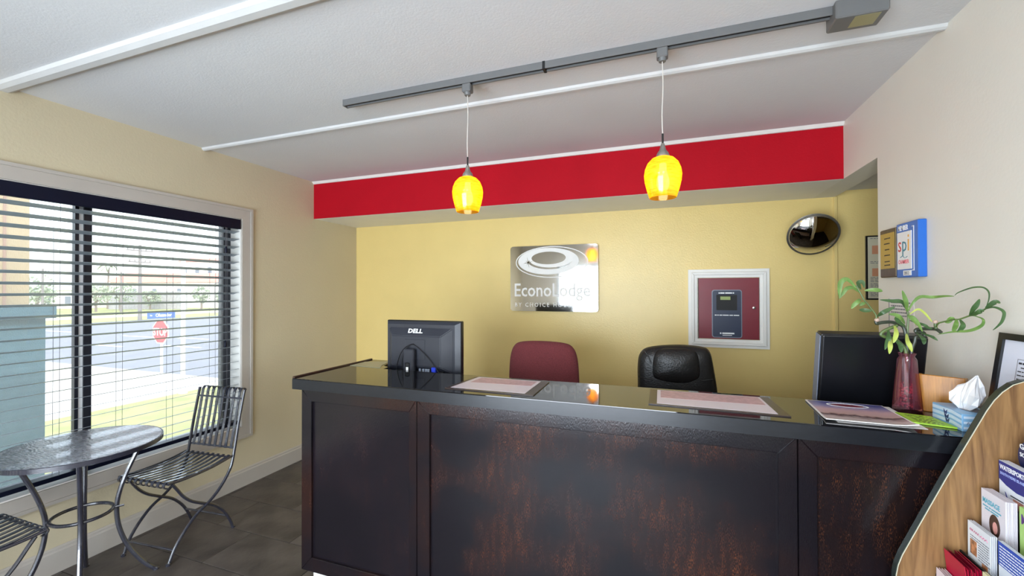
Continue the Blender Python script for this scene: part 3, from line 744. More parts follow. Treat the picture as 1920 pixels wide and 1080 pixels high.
# green pad
M['green'] = mat('bright green card', (162, 205, 52), .4, var=.03)
gp = thing('green_card', 'bright green printed card lying between magazine and tissue box', 'card', (.803, 1.80, CZ))
obj('card', prism(new(), [(.752, 1.752), (.853, 1.722), (.842, 1.845), (.756, 1.872)], 'z', CZ+.001, CZ+.006), 'green', gp)
rg = random.Random(3)
b = new()
for j in range(11):
    y = 1.845-j*.0092; x = .770
    while x < .828:
        w = rg.uniform(.004, .012)
        if rg.random() < .85: box(b, x, x+w, y-.0028-(x-.77)*.27, y-(x-.77)*.27, CZ+.006, CZ+.0063)
        x += w+rg.uniform(.002, .005)
obj('print_lines', b, 'ink', gp)
# tissue box
M['box_blue'] = mat('tissue box blue', (132, 178, 214), .35, var=.06, scale=12)
M['box_pale'] = mat('tissue box pale band', (206, 222, 238), .35, var=.05, scale=20)
tb = thing('tissue_box', 'pale blue tissue box with a white tissue pulled up', 'tissue box', (.905, 1.77, CZ))
obj('carton', box(new(), .851, .945, 1.700, 1.855, CZ, CZ+.054, .0015), 'box_blue', tb)
b = new()
for z in (.008, .024, .040):
    prism(b, [(1.702, CZ+z), (1.75, CZ+z+.004), (1.853, CZ+z-.002), (1.853, CZ+z+.008), (1.75, CZ+z+.014), (1.702, CZ+z+.009)], 'x', .8505, .851)
    prism(b, [(.855, CZ+z), (.93, CZ+z+.002), (.93, CZ+z+.009), (.855, CZ+z+.007)], 'y', 1.6995, 1.7)
obj('pale_bands', b, 'box_pale', tb)
b = new()
for dy, dz, s in ((0, 0, 1), (.006, .012, .8), (-.004, -.012, .9)):
    for k in (-1, 1): prism(b, [(1.775+dy, CZ+.028+dz), (1.775+dy+k*.011*s, CZ+.036+dz), (1.775+dy+k*.009*s, CZ+.026+dz), (1.775+dy+k*.004*s, CZ+.020+dz)], 'x', .8495, .8505)
obj('butterfly_print', b, mat('navy print', (44, 56, 100), .4), tb)
b = new(); tube(b, smooth_path([(.862+.0035*k, 1.6993, CZ+.024+(.005 if k % 2 else -.002)+.001*math.sin(k*2.1)) for k in range(9)], 3), .0012, 4, flat=.3); obj('script_print', b, mat('navy script', (60, 70, 120), .4), tb)
b = new(); lathe(b, [(.001, 0), (.03, 0), (.031, .001)], (0, 0, 0), 20)
for v in b.verts: v.co = Vector((.907+v.co.x*.8, 1.768+v.co.y*1.3, CZ+.0542+v.co.z))
obj('slot', b, 'grey_ink', tb)
# crumpled tissue
b = new(); rng = random.Random(5); N = 22; rows = []
hts = [0, .022, .05, .08, .101]; rad = [.014, .036, .040, .026, .006]
for j, (h, rr) in enumerate(zip(hts, rad)):
    row = []
    for k in range(N):
        a = 2*PI*k/N; f = 1+.3*math.sin(a*3+j*.5)+.16*math.sin(a*7+1.3*j)
        row.append(b.verts.new((.897+.012*j*.3+rr*f*math.cos(a)*.75+(.008 if j == 4 else 0), 1.775+rr*f*math.sin(a)*1.15-.003*j, CZ+.054+h*(1+.1*math.sin(a*2+.4)))))
    rows.append(row)
for A, B in zip(rows, rows[1:]):
    for k in range(N): b.faces.new((A[k], A[(k+1) % N], B[(k+1) % N], B[k]))
b.faces.new(rows[-1])
obj('tissue', b, mat('tissue paper', (244, 244, 246), .9), tb, False)
# wooden holder
wb = thing('wooden_box', 'orange-brown wooden box at the back of the counter behind the tissues', 'box', (.914, 1.942, CZ), (0, 0, math.radians(-32)))
b = new(); box(b, -.063, .063, -.022, -.012, 0, .132, .002); obj('front_board', b, 'wood_box', wb, local=True)
b = new(); box(b, -.063, -.053, -.012, .05, 0, .125, .002); obj('side_board', b, 'wood_box', wb, local=True)
b = new(); box(b, .053, .063, -.012, .05, 0, .125, .002); obj('side_board', b, 'wood_box', wb, local=True)
b = new(); box(b, -.053, .053, .04, .05, 0, .12, .002); obj('back_board', b, 'wood_box', wb, local=True)
b = new(); box(b, -.053, .053, -.012, .04, 0, .008); obj('bottom_board', b, 'wood_box', wb, local=True)
# framed notice leaning on the right wall
fn = thing('framed_notice', 'black framed notice leaning on the right wall above the leaflet rack', 'frame', (.97, 1.7, CZ))
Rm = Matrix.Translation((.958, 0, CZ)) @ Matrix.Rotation(math.radians(7.6), 4, 'Y')
def fbox(y0, y1, z0, z1, x0, x1): return box(new(), x0, x1, y0, y1, z0, z1, mtx=Rm)
FY0, FY1, FZ = 1.600, 1.793, .302
obj('rail', fbox(FY0, FY1, FZ-.02, FZ, -.008, .008), 'charcoal_gloss', fn); obj('rail', fbox(FY0, FY1, 0, .02, -.008, .008), 'charcoal_gloss', fn)
obj('stile', fbox(FY0, FY0+.02, .02, FZ-.02, -.008, .008), 'charcoal_gloss', fn); obj('stile', fbox(FY1-.02, FY1, .02, FZ-.02, -.008, .008), 'charcoal_gloss', fn)
sh = obj('sheet', fbox(FY0+.02, FY1-.02, .02, FZ-.02, -.001, .006), mat('notice paper', (222, 226, 240), .25), fn)
b = new()
for y0, y1, z0, z1 in ((1.625, 1.712, .228, .2295), (1.7105, 1.712, .04, .228), (1.625, 1.6265, .04, .228)): box(b, -.0016, -.001, y0, y1, z0, z1, mtx=Rm)
obj('border_line', b, 'grey_ink', sh)
b = new(); rg = random.Random(9)
for j in range(14):
    z = .215-j*.0115; y = 1.706-(.01 if j == 1 else 0)
    while y > 1.64:
        w = rg.uniform(.006, .018); h = .0055 if j == 0 else .003
        if y-w < 1.632: break
        box(b, -.0016, -.001, y-w, y, z, z+h, mtx=Rm); y -= w+.003
obj('text_lines', b, 'ink', sh)

# vase and lucky bamboo
M['vase'] = glass('rose glass', (.93, .62, .72),   .9, .12, .05, (.85, .38, .48))
M['gravel'] = mat('rose glass gravel', (186, 70, 92), .35, col2=(226, 160, 150), scale=120, bump=.6, bscale=200)
vs = thing('glass_vase', 'rose tinted tapered glass vase on the right end of the counter', 'vase', (.815, 1.93, CZ))
b = new()
rings = []
for r, z in ((.036, 0), (.0385, .006), (.034, .07), (.028, .14), (.0225, .185), (.021, .196), (.026, .208), (.0235, .208), (.0185, .195), (.0195, .182), (.0255, .135), (.031, .07), (.034, .012)):
    ring = []
    for k in range(24):
        a = 2*PI*k/24; sq = max(abs(math.cos(a)), abs(math.sin(a))); f = (1/sq)*.62+.38 if z < .19 else 1
        f = min(f, 1.22)*(.9 if z < .15 else 1)
        ring.append(b.verts.new((.815+r*f*math.cos(a+.5), 1.93+r*f*math.sin(a+.5), CZ+z)))
    rings.append(ring)
for A, B in zip(rings, rings[1:]):
    for k in range(24): b.faces.new((A[k], A[(k+1) % 24], B[(k+1) % 24], B[k]))
b.faces.new(rings[0][::-1]); b.faces.new(rings[-1])
obj('glass_body', b, 'vase', vs, True)
b = new(); rng = random.Random(2)
for k in range(150):
    h = rng.uniform(.016, .10); R0 = .028-.07*(h)*.8*.5; a = rng.uniform(0, 2*PI); rr = R0*math.sqrt(rng.uniform(.2, 1))
    t = bmesh.ops.create_icosphere(b, subdivisions=1, radius=rng.uniform(.0025, .0045), matrix=Matrix.Translation((.815+rr*math.cos(a), 1.93+rr*math.sin(a), CZ+h)))
o = obj('gravel', b, 'gravel', vs); o['kind'] = 'stuff'
PLANT = {
'stemL1':[(0.816,1.93,1.279),(0.814,1.93,1.324),(0.806,1.93,1.367),(0.788,1.93,1.379),(0.769,1.93,1.385),(0.744,1.93,1.383),(0.727,1.93,1.379),(0.726,1.93,1.397)],
'stemL1b':[(0.722,1.92,1.397),(0.721,1.92,1.412),(0.7,1.92,1.446),(0.686,1.92,1.466),(0.677,1.92,1.487),(0.663,1.92,1.519)],
'stemL2':[(0.808,1.92,1.28),(0.792,1.92,1.31),(0.769,1.92,1.327),(0.746,1.92,1.332),(0.736,1.92,1.34),(0.744,1.92,1.352),(0.77,1.92,1.367),(0.784,1.92,1.373)],
'stemM':[(0.823,1.94,1.278),(0.821,1.94,1.338),(0.824,1.94,1.407),(0.82,1.94,1.429)],
'stemR1':[(0.828,1.93,1.28),(0.837,1.93,1.314),(0.842,1.93,1.335),(0.864,1.93,1.336),(0.862,1.93,1.35),(0.842,1.93,1.351),(0.846,1.93,1.361),(0.882,1.926,1.364),(0.891,1.911,1.363),(0.898,1.9,1.353)],
'stemR1t':[(0.891,1.911,1.359),(0.889,1.914,1.375),(0.889,1.914,1.388)],
'stemR2':[(0.889,1.91,1.372),(0.886,1.889,1.386),(0.896,1.873,1.394),(0.909,1.851,1.402),(0.917,1.839,1.404),(0.932,1.817,1.417),(0.939,1.807,1.418)],
'stemR3':[(0.939,1.807,1.418),(0.947,1.796,1.429),(0.954,1.786,1.441)],
'leaf1':[(0.662,1.92,1.51),(0.636,1.92,1.541),(0.616,1.92,1.531),(0.611,1.92,1.501),(0.611,1.92,1.472)],
'leaf2':[(0.677,1.93,1.492),(0.66,1.94,1.51),(0.64,1.94,1.507),(0.627,1.94,1.487),(0.616,1.94,1.469)],
'leaf3':[(0.68,1.93,1.504),(0.679,1.95,1.528),(0.693,1.95,1.531),(0.698,1.95,1.51)],
'leaf4':[(0.684,1.91,1.5),(0.707,1.9,1.502),(0.724,1.9,1.5),(0.734,1.9,1.497)],
'leaf5':[(0.675,1.92,1.468),(0.662,1.9,1.461),(0.648,1.9,1.446),(0.641,1.9,1.433)],
'leaf6':[(0.694,1.93,1.453),(0.685,1.93,1.451),(0.676,1.93,1.443)],
'leaf7':[(0.713,1.93,1.425),(0.695,1.94,1.426),(0.678,1.94,1.428)],
'leaf8':[(0.722,1.91,1.405),(0.728,1.89,1.419),(0.747,1.89,1.431),(0.766,1.89,1.442)],
'leaf9':[(0.82,1.935,1.425),(0.802,1.93,1.458),(0.774,1.93,1.461),(0.737,1.93,1.466)],
'leaf10':[(0.818,1.935,1.424),(0.81,1.92,1.453),(0.805,1.92,1.475),(0.799,1.92,1.5)],
'leaf11':[(0.806,1.92,1.38),(0.785,1.9,1.402),(0.769,1.9,1.413),(0.751,1.9,1.415)],
'leaf12':[(0.808,1.92,1.37),(0.786,1.91,1.385),(0.777,1.91,1.399),(0.785,1.91,1.405)],
'leaf13':[(0.815,1.92,1.412),(0.805,1.89,1.412),(0.816,1.88,1.393),(0.824,1.88,1.377)],
'leaf14':[(0.775,1.92,1.375),(0.768,1.89,1.353),(0.761,1.88,1.333),(0.756,1.88,1.314)],
'leaf15':[(0.757,1.92,1.36),(0.75,1.9,1.331),(0.745,1.9,1.311),(0.739,1.9,1.287)],
'leaf16':[(0.766,1.92,1.33),(0.751,1.89,1.311),(0.746,1.88,1.294),(0.744,1.88,1.275)],
'leaf17':[(0.775,1.92,1.325),(0.782,1.9,1.307),(0.785,1.9,1.293),(0.786,1.9,1.279)],
'leaf18':[(0.81,1.92,1.345),(0.796,1.88,1.322),(0.798,1.87,1.305),(0.804,1.87,1.286)],
'leaf19':[(0.815,1.92,1.405),(0.809,1.89,1.409),(0.821,1.88,1.391),(0.838,1.88,1.356)],
'leaf20':[(0.82,1.93,1.427),(0.83,1.92,1.457),(0.85,1.92,1.477),(0.882,1.916,1.476),(0.901,1.883,1.48),(0.915,1.862,1.48)],
'leaf21':[(0.824,1.94,1.41),(0.851,1.94,1.432),(0.869,1.94,1.42),(0.882,1.937,1.4),(0.887,1.928,1.387)],
'leaf22':[(0.824,1.93,1.392),(0.849,1.9,1.379),(0.861,1.9,1.37),(0.874,1.9,1.366)],
'leaf23':[(0.85,1.92,1.35),(0.865,1.89,1.34),(0.874,1.89,1.334),(0.882,1.886,1.326)],
'leaf24':[(0.838,1.92,1.35),(0.838,1.88,1.334),(0.841,1.88,1.322),(0.841,1.88,1.312)],
'leaf25':[(0.895,1.875,1.393),(0.9,1.866,1.394),(0.905,1.858,1.405),(0.91,1.85,1.402)],
'leaf26':[(0.912,1.845,1.403),(0.906,1.836,1.388),(0.904,1.841,1.372),(0.901,1.845,1.363)],
'leaf27':[(0.917,1.839,1.404),(0.916,1.821,1.387),(0.913,1.826,1.372),(0.908,1.834,1.36)],
'leaf28':[(0.930,1.815,1.416),(0.931,1.8,1.438),(0.936,1.792,1.455),(0.94,1.786,1.472)],
'leaf29':[(0.932,1.815,1.417),(0.934,1.786,1.428),(0.939,1.778,1.435),(0.943,1.773,1.432)],
'leaf30':[(0.936,1.808,1.418),(0.944,1.781,1.409),(0.944,1.781,1.392),(0.935,1.794,1.377),(0.922,1.813,1.367),(0.901,1.844,1.361),(0.878,1.88,1.348)],
'leaf31':[(0.954,1.786,1.441),(0.959,1.78,1.47),(0.959,1.78,1.494),(0.952,1.789,1.508),(0.941,1.804,1.51),(0.93,1.82,1.505),(0.915,1.842,1.492),(0.91,1.85,1.482)],
'leaf32':[(0.954,1.786,1.443),(0.962,1.775,1.456),(0.969,1.767,1.464),(0.975,1.76,1.459)],
'leaf33':[(0.950,1.79,1.438),(0.958,1.763,1.447),(0.968,1.75,1.442),(0.974,1.743,1.43),(0.971,1.746,1.405),(0.965,1.753,1.389),(0.958,1.762,1.375)],
}
M['cane'] = mat('bamboo cane', (74, 92, 48), .4, col2=(96, 116, 60), scale=30)
M['cane_dark'] = mat('dark bamboo cane', (52, 58, 44), .4, var=.2, scale=40)
M['leaf_a'] = mat('leaf green', (82, 116, 50), .4, col2=(110, 142, 68), scale=25)
M['leaf_b'] = mat('dark leaf green', (52, 78, 42), .4, col2=(70, 100, 54), scale=25)
M['leaf_c'] = mat('yellow leaf green', (160, 176, 74), .4, col2=(186, 196, 96), scale=25)
lb = thing('bamboo_plant', 'curling lucky bamboo with long narrow leaves in the rose vase', 'plant', (.815, 1.93, CZ+.012))
RAD = {'stemL1': .0058, 'stemL1b': .0026, 'stemL2': .0058, 'stemM': .0035, 'stemR1': .0058, 'stemR1t': .005, 'stemR2': .0026, 'stemR3': .0022}
for k, pts in PLANT.items():
    if k.startswith('stem'):
        pts = list(pts)
        if k in ('stemL1', 'stemL2', 'stemM', 'stemR1'):
            x, y, z = pts[0]; pts = [(.815+(x-.815)*.4, 1.93+(y-1.93)*.3, CZ+.03), (.815+(x-.815)*.9, 1.93+(y-1.93)*.6, 1.2)]+pts
        b = new(); tube(b, smooth_path(pts, 4), RAD[k], 8); obj('cane', b, 'cane_dark' if k in ('stemL1', 'stemR1') else 'cane', lb, True)
    else:
        i = int(k[4:])
        m = 'leaf_b' if i in (3, 7, 8, 9, 12, 15, 17, 22, 23, 24, 27, 28, 29, 32, 33, 31) else 'leaf_c' if i in (14, 16, 18, 21) else 'leaf_a'
        w = {1: .0085, 2: .007, 6: .006, 20: .0055, 21: .004, 30: .0048, 31: .0028, 33: .0045, 22: .0055, 23: .005}.get(i, .0074)
        b = new(); blade(b, pts, w); obj('leaf', b, m, lb, 'all')
for x, y, z in ((.726, 1.925, 1.392), (.889, 1.914, 1.389)):
    b = new(); bmesh.ops.create_icosphere(b, subdivisions=2, radius=.0075, matrix=Matrix.Translation((x, y, z))); obj('cut_end', b, mat('cut cane end', (196, 166, 150), .7), lb, True)

# ================================================================== BACK WALL
# mirrored steel sign
sg = thing('wall_sign', 'mirror polished steel sign with frosted swirl emblem on the yellow wall', 'sign', (-.94, 3.67, 1.32))
SX0, SX1, SZ0, SZ1 = -1.335, -.542, 1.322, 1.905
def rr(x0, x1, z0, z1, r, k=5):
    out = []
    for cx, cz, a0 in ((x1-r, z1-r, 0), (x0+r, z1-r, PI/2), (x0+r, z0+r, PI), (x1-r, z0+r, 1.5*PI)):
        out += [(cx+r*math.cos(a0+i*PI/2/k), cz+r*math.sin(a0+i*PI/2/k)) for i in range(k+1)]
    return out
pl_ = obj('plate', prism(new(), rr(SX0, SX1, SZ0, SZ1, .025), 'y', 3.658, 3.668), 'steel_sign', sg)
for x in (SX0+.05, SX1-.05):
    for z in (SZ0+.05, SZ1-.05):
        b = new(); lathe(b, [(.01, 0), (.01, .022)], seg=10); bmesh.ops.rotate(b, verts=list(b.verts), cent=(0, 0, 0), matrix=Matrix.Rotation(-PI/2, 3, 'X')); bmesh.ops.translate(b, verts=list(b.verts), vec=(x, 3.668, z)); obj('standoff', b, 'nickel', sg, True)
M['frost'] = mat('frosted white vinyl', (238, 236, 232), .6)
FY = 3.6575
def ell(cx, cz, a, c, n=48, rot=0): return [(cx+a*math.cos(2*PI*k/n)*math.cos(rot)-c*math.sin(2*PI*k/n)*math.sin(rot), cz+a*math.cos(2*PI*k/n)*math.sin(rot)+c*math.sin(2*PI*k/n)*math.cos(rot)) for k in range(n)]
def band(outer, inner):
    b = new(); n = len(outer); f = [b.verts.new((x, FY-.0006, z)) for x, z in outer]; g = [b.verts.new((x, FY-.0006, z)) for x, z in inner]
    for k in range(n): b.faces.new((f[k], f[(k+1) % n], g[(k+1) % n], g[k]))
    r = bmesh.ops.extrude_face_region(b, geom=list(b.faces)); bmesh.ops.translate(b, verts=[e for e in r['geom'] if isinstance(e, bmesh.types.BMVert)], vec=(0, .0006, 0)); return b
ecx, ecz = -.955, 1.758
obj('emblem_ring', band(ell(ecx, ecz, .328, .139, 64), ell(ecx, ecz, .319, .131, 64)), 'frost', sg)
obj('emblem_crescent', band(ell(ecx-.028, ecz+.008, .277, .118, 64), ell(ecx-.022, ecz+.036, .156, .056, 64)), 'frost', sg)
def arc_band(pts_o, pts_i):
    b = new(); f = [b.verts.new((x, FY-.0008, z)) for x, z in pts_o]; g = [b.verts.new((x, FY-.0008, z)) for x, z in pts_i]
    for k in range(len(f)-1): b.faces.new((f[k], f[k+1], g[k+1], g[k]))
    return b
# the mirror-bright swoosh cut into the crescent
th = [PI*(1.04+.86*i/24) for i in range(25)]
b = arc_band([(ecx-.012+.205*math.cos(t), ecz+.018+.082*math.sin(t)) for t in th], [(ecx-.006+.196*math.cos(t)*(1 if t < 1.5*PI else 1.05), ecz+.026+.074*math.sin(t)) for t in th])
obj('emblem_swoosh', b, 'steel_sign', sg)
b = new()
for k in range(8):
    a = k*PI/4+.2; L = .05 if k % 2 == 0 else .03
    prism(b, [(-1.165+.004*math.cos(a+PI/2), 1.758+.004*math.sin(a+PI/2)), (-1.165+L*math.cos(a), 1.758+L*math.sin(a)), (-1.165-.004*math.cos(a+PI/2), 1.758-.004*math.sin(a+PI/2))], 'y', FY-.0016, FY-.0008)
obj('emblem_star', b, 'steel_sign', sg)
text('lettering', 'EconoLodge', .166, (-1.303, FY, 1.455), (1, 0, 0), (0, 0, 1), 'frost', sg, .001, sx=.84, bold=.012)
text('lettering', 'BY CHOICE HOTELS', .05, (-1.293, FY, 1.362), (1, 0, 0), (0, 0, 1), 'frost', sg, .001, sx=.9, bold=.008, spacing=1.5)

# alarm panel in a white frame
ap = thing('alarm_panel', 'dark red alarm cabinet with a navy keypad in a white frame', 'alarm panel', (.448, 3.66, 1.06))
PX0, PX1, PZ0, PZ1, fw = .166, .731, 1.059, 1.668, .066
M['panel_red'] = mat('dark red enamel', (124, 22, 40), .35, var=.03)
M['navy'] = mat('navy keypad', (28, 40, 68), .35, var=.04)
for nm, poly in (('rail', [(PX0, PZ1), (PX1, PZ1), (PX1-fw, PZ1-fw), (PX0+fw, PZ1-fw)]), ('rail', [(PX0, PZ0), (PX1, PZ0), (PX1-fw, PZ0+fw), (PX0+fw, PZ0+fw)]),
                 ('stile', [(PX0, PZ0), (PX0+fw, PZ0+fw), (PX0+fw, PZ1-fw), (PX0, PZ1)]), ('stile', [(PX1, PZ0), (PX1-fw, PZ0+fw), (PX1-fw, PZ1-fw), (PX1, PZ1)])):
    f = obj(nm, prism(new(), poly, 'y', 3.668, YB), 'trim_white', ap)
    c = Vector((sum(q[0] for q in poly)/4, sum(q[1] for q in poly)/4)); 
    cx, cz = (PX0+PX1)/2, (PZ0+PZ1)/2
    pts = []
    for q in poly:
        outer = q[0] in (PX0, PX1) and q[1] in (PZ0, PZ1)
        s = .022 if outer else -.022
        pts.append((q[0]+(s if q[0] < cx else -s), q[1]+(s if q[1] < cz else -s)))
    obj('moulding', prism(new(), pts, 'y', 3.652, 3.668, .003), 'trim_white', f)
dr = obj('door', box(new(), PX0+fw+.006, PX1-fw-.003, 3.674, 3.684, PZ0+fw+.003, PZ1-fw-.003, .001), 'panel_red', ap)
b = new(); tube(b, [(PX0+fw+.005, 3.672, PZ0+fw), (PX0+fw+.005, 3.672, PZ1-fw)], .005, 8); obj('hinge', b, 'nickel', ap, True)
kp = obj('keypad', prism(new(), rr(.336, .546, 1.137, 1.508, .018), 'y', 3.667, 3.674), 'silver_grey', dr)
kp.parent = ap; 
k2 = obj('keypad_face', prism(new(), rr(.342, .540, 1.143, 1.502, .015), 'y', 3.664, 3.667), 'navy', kp)
obj('display_bezel', box(new(), .368, .512, 3.6625, 3.664, 1.35, 1.47), 'black', kp)
obj('lcd', box(new(), .396, .466, 3.6615, 3.6625, 1.43, 1.456), mat('lcd green', (150, 166, 96), .3), kp)
b = new()
for z, h, xs in ((1.478, .010, ((.384, .392), (.395, .425), (.43, .478), (.482, .492))), (1.308, .007, ((.356, .37), (.374, .384), (.389, .409), (.413, .454), (.459, .483), (.488, .526))), (1.166, .011, ((.392, .402), (.408, .492))), (1.154, .005, ((.41, .476),))):
    for x0, x1 in xs: box(b, x0, x1, 3.6634, 3.664, z, z+h)
obj('keypad_print', b, 'white', kp)
b = new(); lathe(b, [(.011, 0), (.011, .006), (.006, .008)], seg=12); bmesh.ops.rotate(b, verts=list(b.verts), cent=(0, 0, 0), matrix=Matrix.Rotation(PI/2, 3, 'X')); bmesh.ops.translate(b, verts=list(b.verts), vec=(.628, 3.674, 1.37)); obj('lock', b, 'nickel', ap, True)

# convex security mirror
cm = thing('security_mirror', 'round convex security mirror tilted down from the yellow wall', 'mirror', (.963, 3.50, 1.889))
nrm = Vector((-.03, -.84, -.54)).normalized(); q = nrm.to_track_quat('Z', 'Y').to_matrix().to_4x4()
b = new(); prof = [(.0005, .052), (.03, .0505), (.06, .045), (.09, .0355), (.12, .0215), (.14, .01), (.152, 0)]
lathe(b, prof, seg=40); bmesh.ops.transform(b, matrix=Matrix.Translation((.963, 3.50, 1.889)) @ q, verts=list(b.verts)); obj('mirror_dome', b, 'mirror', cm, 'all')
b = new(); lathe(b, [(.150, -.006), (.157, -.004), (.158, .002), (.152, .004)], seg=40); bmesh.ops.transform(b, matrix=Matrix.Translation((.963, 3.50, 1.889)) @ q, verts=list(b.verts)); obj('rim', b, 'nickel', cm, True)
b = new(); tube(b, [Vector((.963, 3.50, 1.889))-nrm*.004, (.963, 3.60, 1.93), (.963, YB, 1.93)], .012, 10); obj('bracket', b, 'black', cm, True)

# certificate in the hall
ct = thing('certificate', 'thin black framed certificate in the hall, half hidden by the wall', 'frame', (1.48, 3.68, 1.435))
b = new(); box(b, 1.327, 1.64, 3.672, YB, 1.435, 1.885); obj('frame', b, 'charcoal_gloss', ct)
sh = obj('sheet', box(new(), 1.336, 1.631, 3.67, 3.672, 1.445, 1.876), mat('certificate paper', (214, 208, 180), .5), ct)
b = new()
for z0, z1 in ((1.755, 1.815), (1.60, 1.655)): obj('map_print', box(new(), 1.36, 1.46, 3.6692, 3.67, z0, z1), mat('salmon print', (214, 150, 112), .6), sh)
b = new(); rg = random.Random(4)
for z in [1.862, 1.70, 1.69, 1.59, 1.58, 1.57, 1.56, 1.545, 1.535, 1.525, 1.51, 1.50, 1.48, 1.47, 1.46]:
    x = 1.35
    while x < 1.60: 
        w = rg.uniform(.01, .03); box(b, x, x+w, 3.6692, 3.67, z, z+.004); x += w+.005
obj('text_lines', b, 'grey_ink', sh)

# plaques on the right wall
p1 = thing('award_plaque', 'dark walnut award plaque with a brass plate on the right wall', 'plaque', (1.0, 2.51, 1.56))
b = new(); box(b, XR-.02, XR, 2.428, 2.597, 1.562, 1.792, .004); obj('board', b, wood('walnut', (84, 54, 44), (52, 32, 28), .3, (3, 3, 1), 6), p1)
br = obj('brass_plate', box(new(), XR-.022, XR-.02, 2.458, 2.588, 1.604, 1.772), mat('brass', (186, 158, 80), .35, metal=.5), p1)
b = new(); rg = random.Random(8)
for z, w in ((1.745, .05), (1.72, .055), (1.692, .04), (1.665, .05), (1.635, .045), (1.618, .05)):
    y = 2.523+w/2
    while y > 2.523-w/2: ww = rg.uniform(.008, .016); box(b, XR-.0226, XR-.022, y-ww, y, z, z+.005); y -= ww+.003
obj('engraving', b, 'ink', br)
b = new(); box(b, XR-.024, XR-.02, 2.43, 2.436, 1.566, 1.788); obj('edge_strip', b, 'nickel', p1)
p2 = thing('member_plaque', 'blue membership plaque beside the walnut plaque on the right wall', 'plaque', (1.0, 2.325, 1.555))
M['pblue'] = mat('plaque blue', (34, 104, 196), .3, var=.03)
bd = obj('board', box(new(), XR-.03, XR, 2.236, 2.413, 1.557, 1.797, .003), 'pblue', p2)
ca = obj('white_card', box(new(), XR-.032, XR-.03, 2.285, 2.402, 1.593, 1.757), 'white', p2)
obj('year_tag', box(new(), XR-.032, XR-.03, 2.29, 2.352, 1.565, 1.587), 'white', p2)
b = new()
for y0, y1, z0, z1 in ((2.267, 2.27, 1.585, 1.775), (2.27, 2.284, 1.585, 1.588), (2.27, 2.282, 1.772, 1.775)): box(b, XR-.0315, XR-.03, y0, y1, z0, z1)
obj('border_line', b, 'white', p2)
YD = (0, -1, 0)
text('lettering', 'MEMBER', .031, (XR-.0305, 2.398, 1.765), YD, (0, 0, 1), 'white', p2, .0012, sx=.72, bold=.02)
text('lettering', 's', .095, (XR-.0325, 2.396, 1.672), YD, (0, 0, 1), mat('print red', (206, 60, 70), .4), ca, .0008, sx=.9)
text('lettering', 'p', .095, (XR-.0325, 2.362, 1.672), YD, (0, 0, 1), mat('print teal', (60, 130, 150), .4), ca, .0008, sx=.9)
text('lettering', 'i', .11, (XR-.0325, 2.318, 1.672), YD, (0, 0, 1), mat('print orange', (236, 170, 70), .4), ca, .0008, sx=.9)
b = new(); tube(b, smooth_path([(XR-.0326, 2.372, 1.645), (XR-.0326, 2.355, 1.652), (XR-.0326, 2.335, 1.642), (XR-.0326, 2.315, 1.648)]), .002, 5, flat=.3); obj('flourish', b, bpy.data.materials['print teal'], ca)
text('lettering', 'CHAMBER', .024, (XR-.0325, 2.392, 1.618), YD, (0, 0, 1), mat('print rose', (224, 110, 124), .4), ca, .0008, sx=.8, bold=.01)
text('lettering', '2012', .02, (XR-.0325, 2.344, 1.569), YD, (0, 0, 1), 'grey_ink', p2, .0008)
# notice sheet on the right wall behind the plant
o = thing('wall_notice', 'white notice sheet taped on the right wall behind the bamboo', 'notice', (XR, 2.48, 1.30))
sh = obj('sheet', box(new(), XR-.0012, XR, 2.34, 2.565, 1.30, 1.465), 'paper', o)
obj('edge_line', box(new(), XR-.0018, XR-.0012, 2.556, 2.562, 1.30, 1.46), 'grey_ink', sh)
b = new(); rg = random.Random(6)
for z in (1.44, 1.425, 1.41, 1.395, 1.38):
    y = 2.54
    while y > 2.38: w = rg.uniform(.006, .02); box(b, XR-.0018, XR-.0012, y-w, y, z, z+.006); y -= w+.004
obj('text_lines', b, 'grey_ink', sh)

# ================================================================== TRACK LIGHT AND PENDANTS
TY = 1.838
tk = thing('light_track', 'grey ceiling light track running above the counter', 'light track', (-.5, TY, ZC))
b = new(); box(b, -1.605, .575, TY-.018, TY-.0145, 2.487, ZC-.001); box(b, -1.605, .575, TY+.010, TY+.018, 2.487, ZC-.001); box(b, -1.605, .575, TY-.0145, TY+.010, 2.508, ZC-.001)
obj('rail', b, 'track', tk); obj('groove', box(new(), -1.6, .575, TY-.0144, TY+.0099, 2.496, 2.5079), 'black', tk)
obj('end_cap', box(new(), -1.612, -1.604, TY-.019, TY+.019, 2.486, ZC, .001), 'track', tk)
obj('joint_collar', box(new(), -.512, -.500, TY-.0195, TY+.0195, 2.485, ZC), 'black', tk)
fb = obj('feed_box', box(new(), .565, .72, TY-.05, TY+.05, 2.455, ZC-.0005, .004), 'track', tk)
obj('feed_label', box(new(), .625, .70, TY-.04, TY+.03, 2.4542, 2.455), mat('label foil', (170, 166, 130), .3, metal=.4), fb)
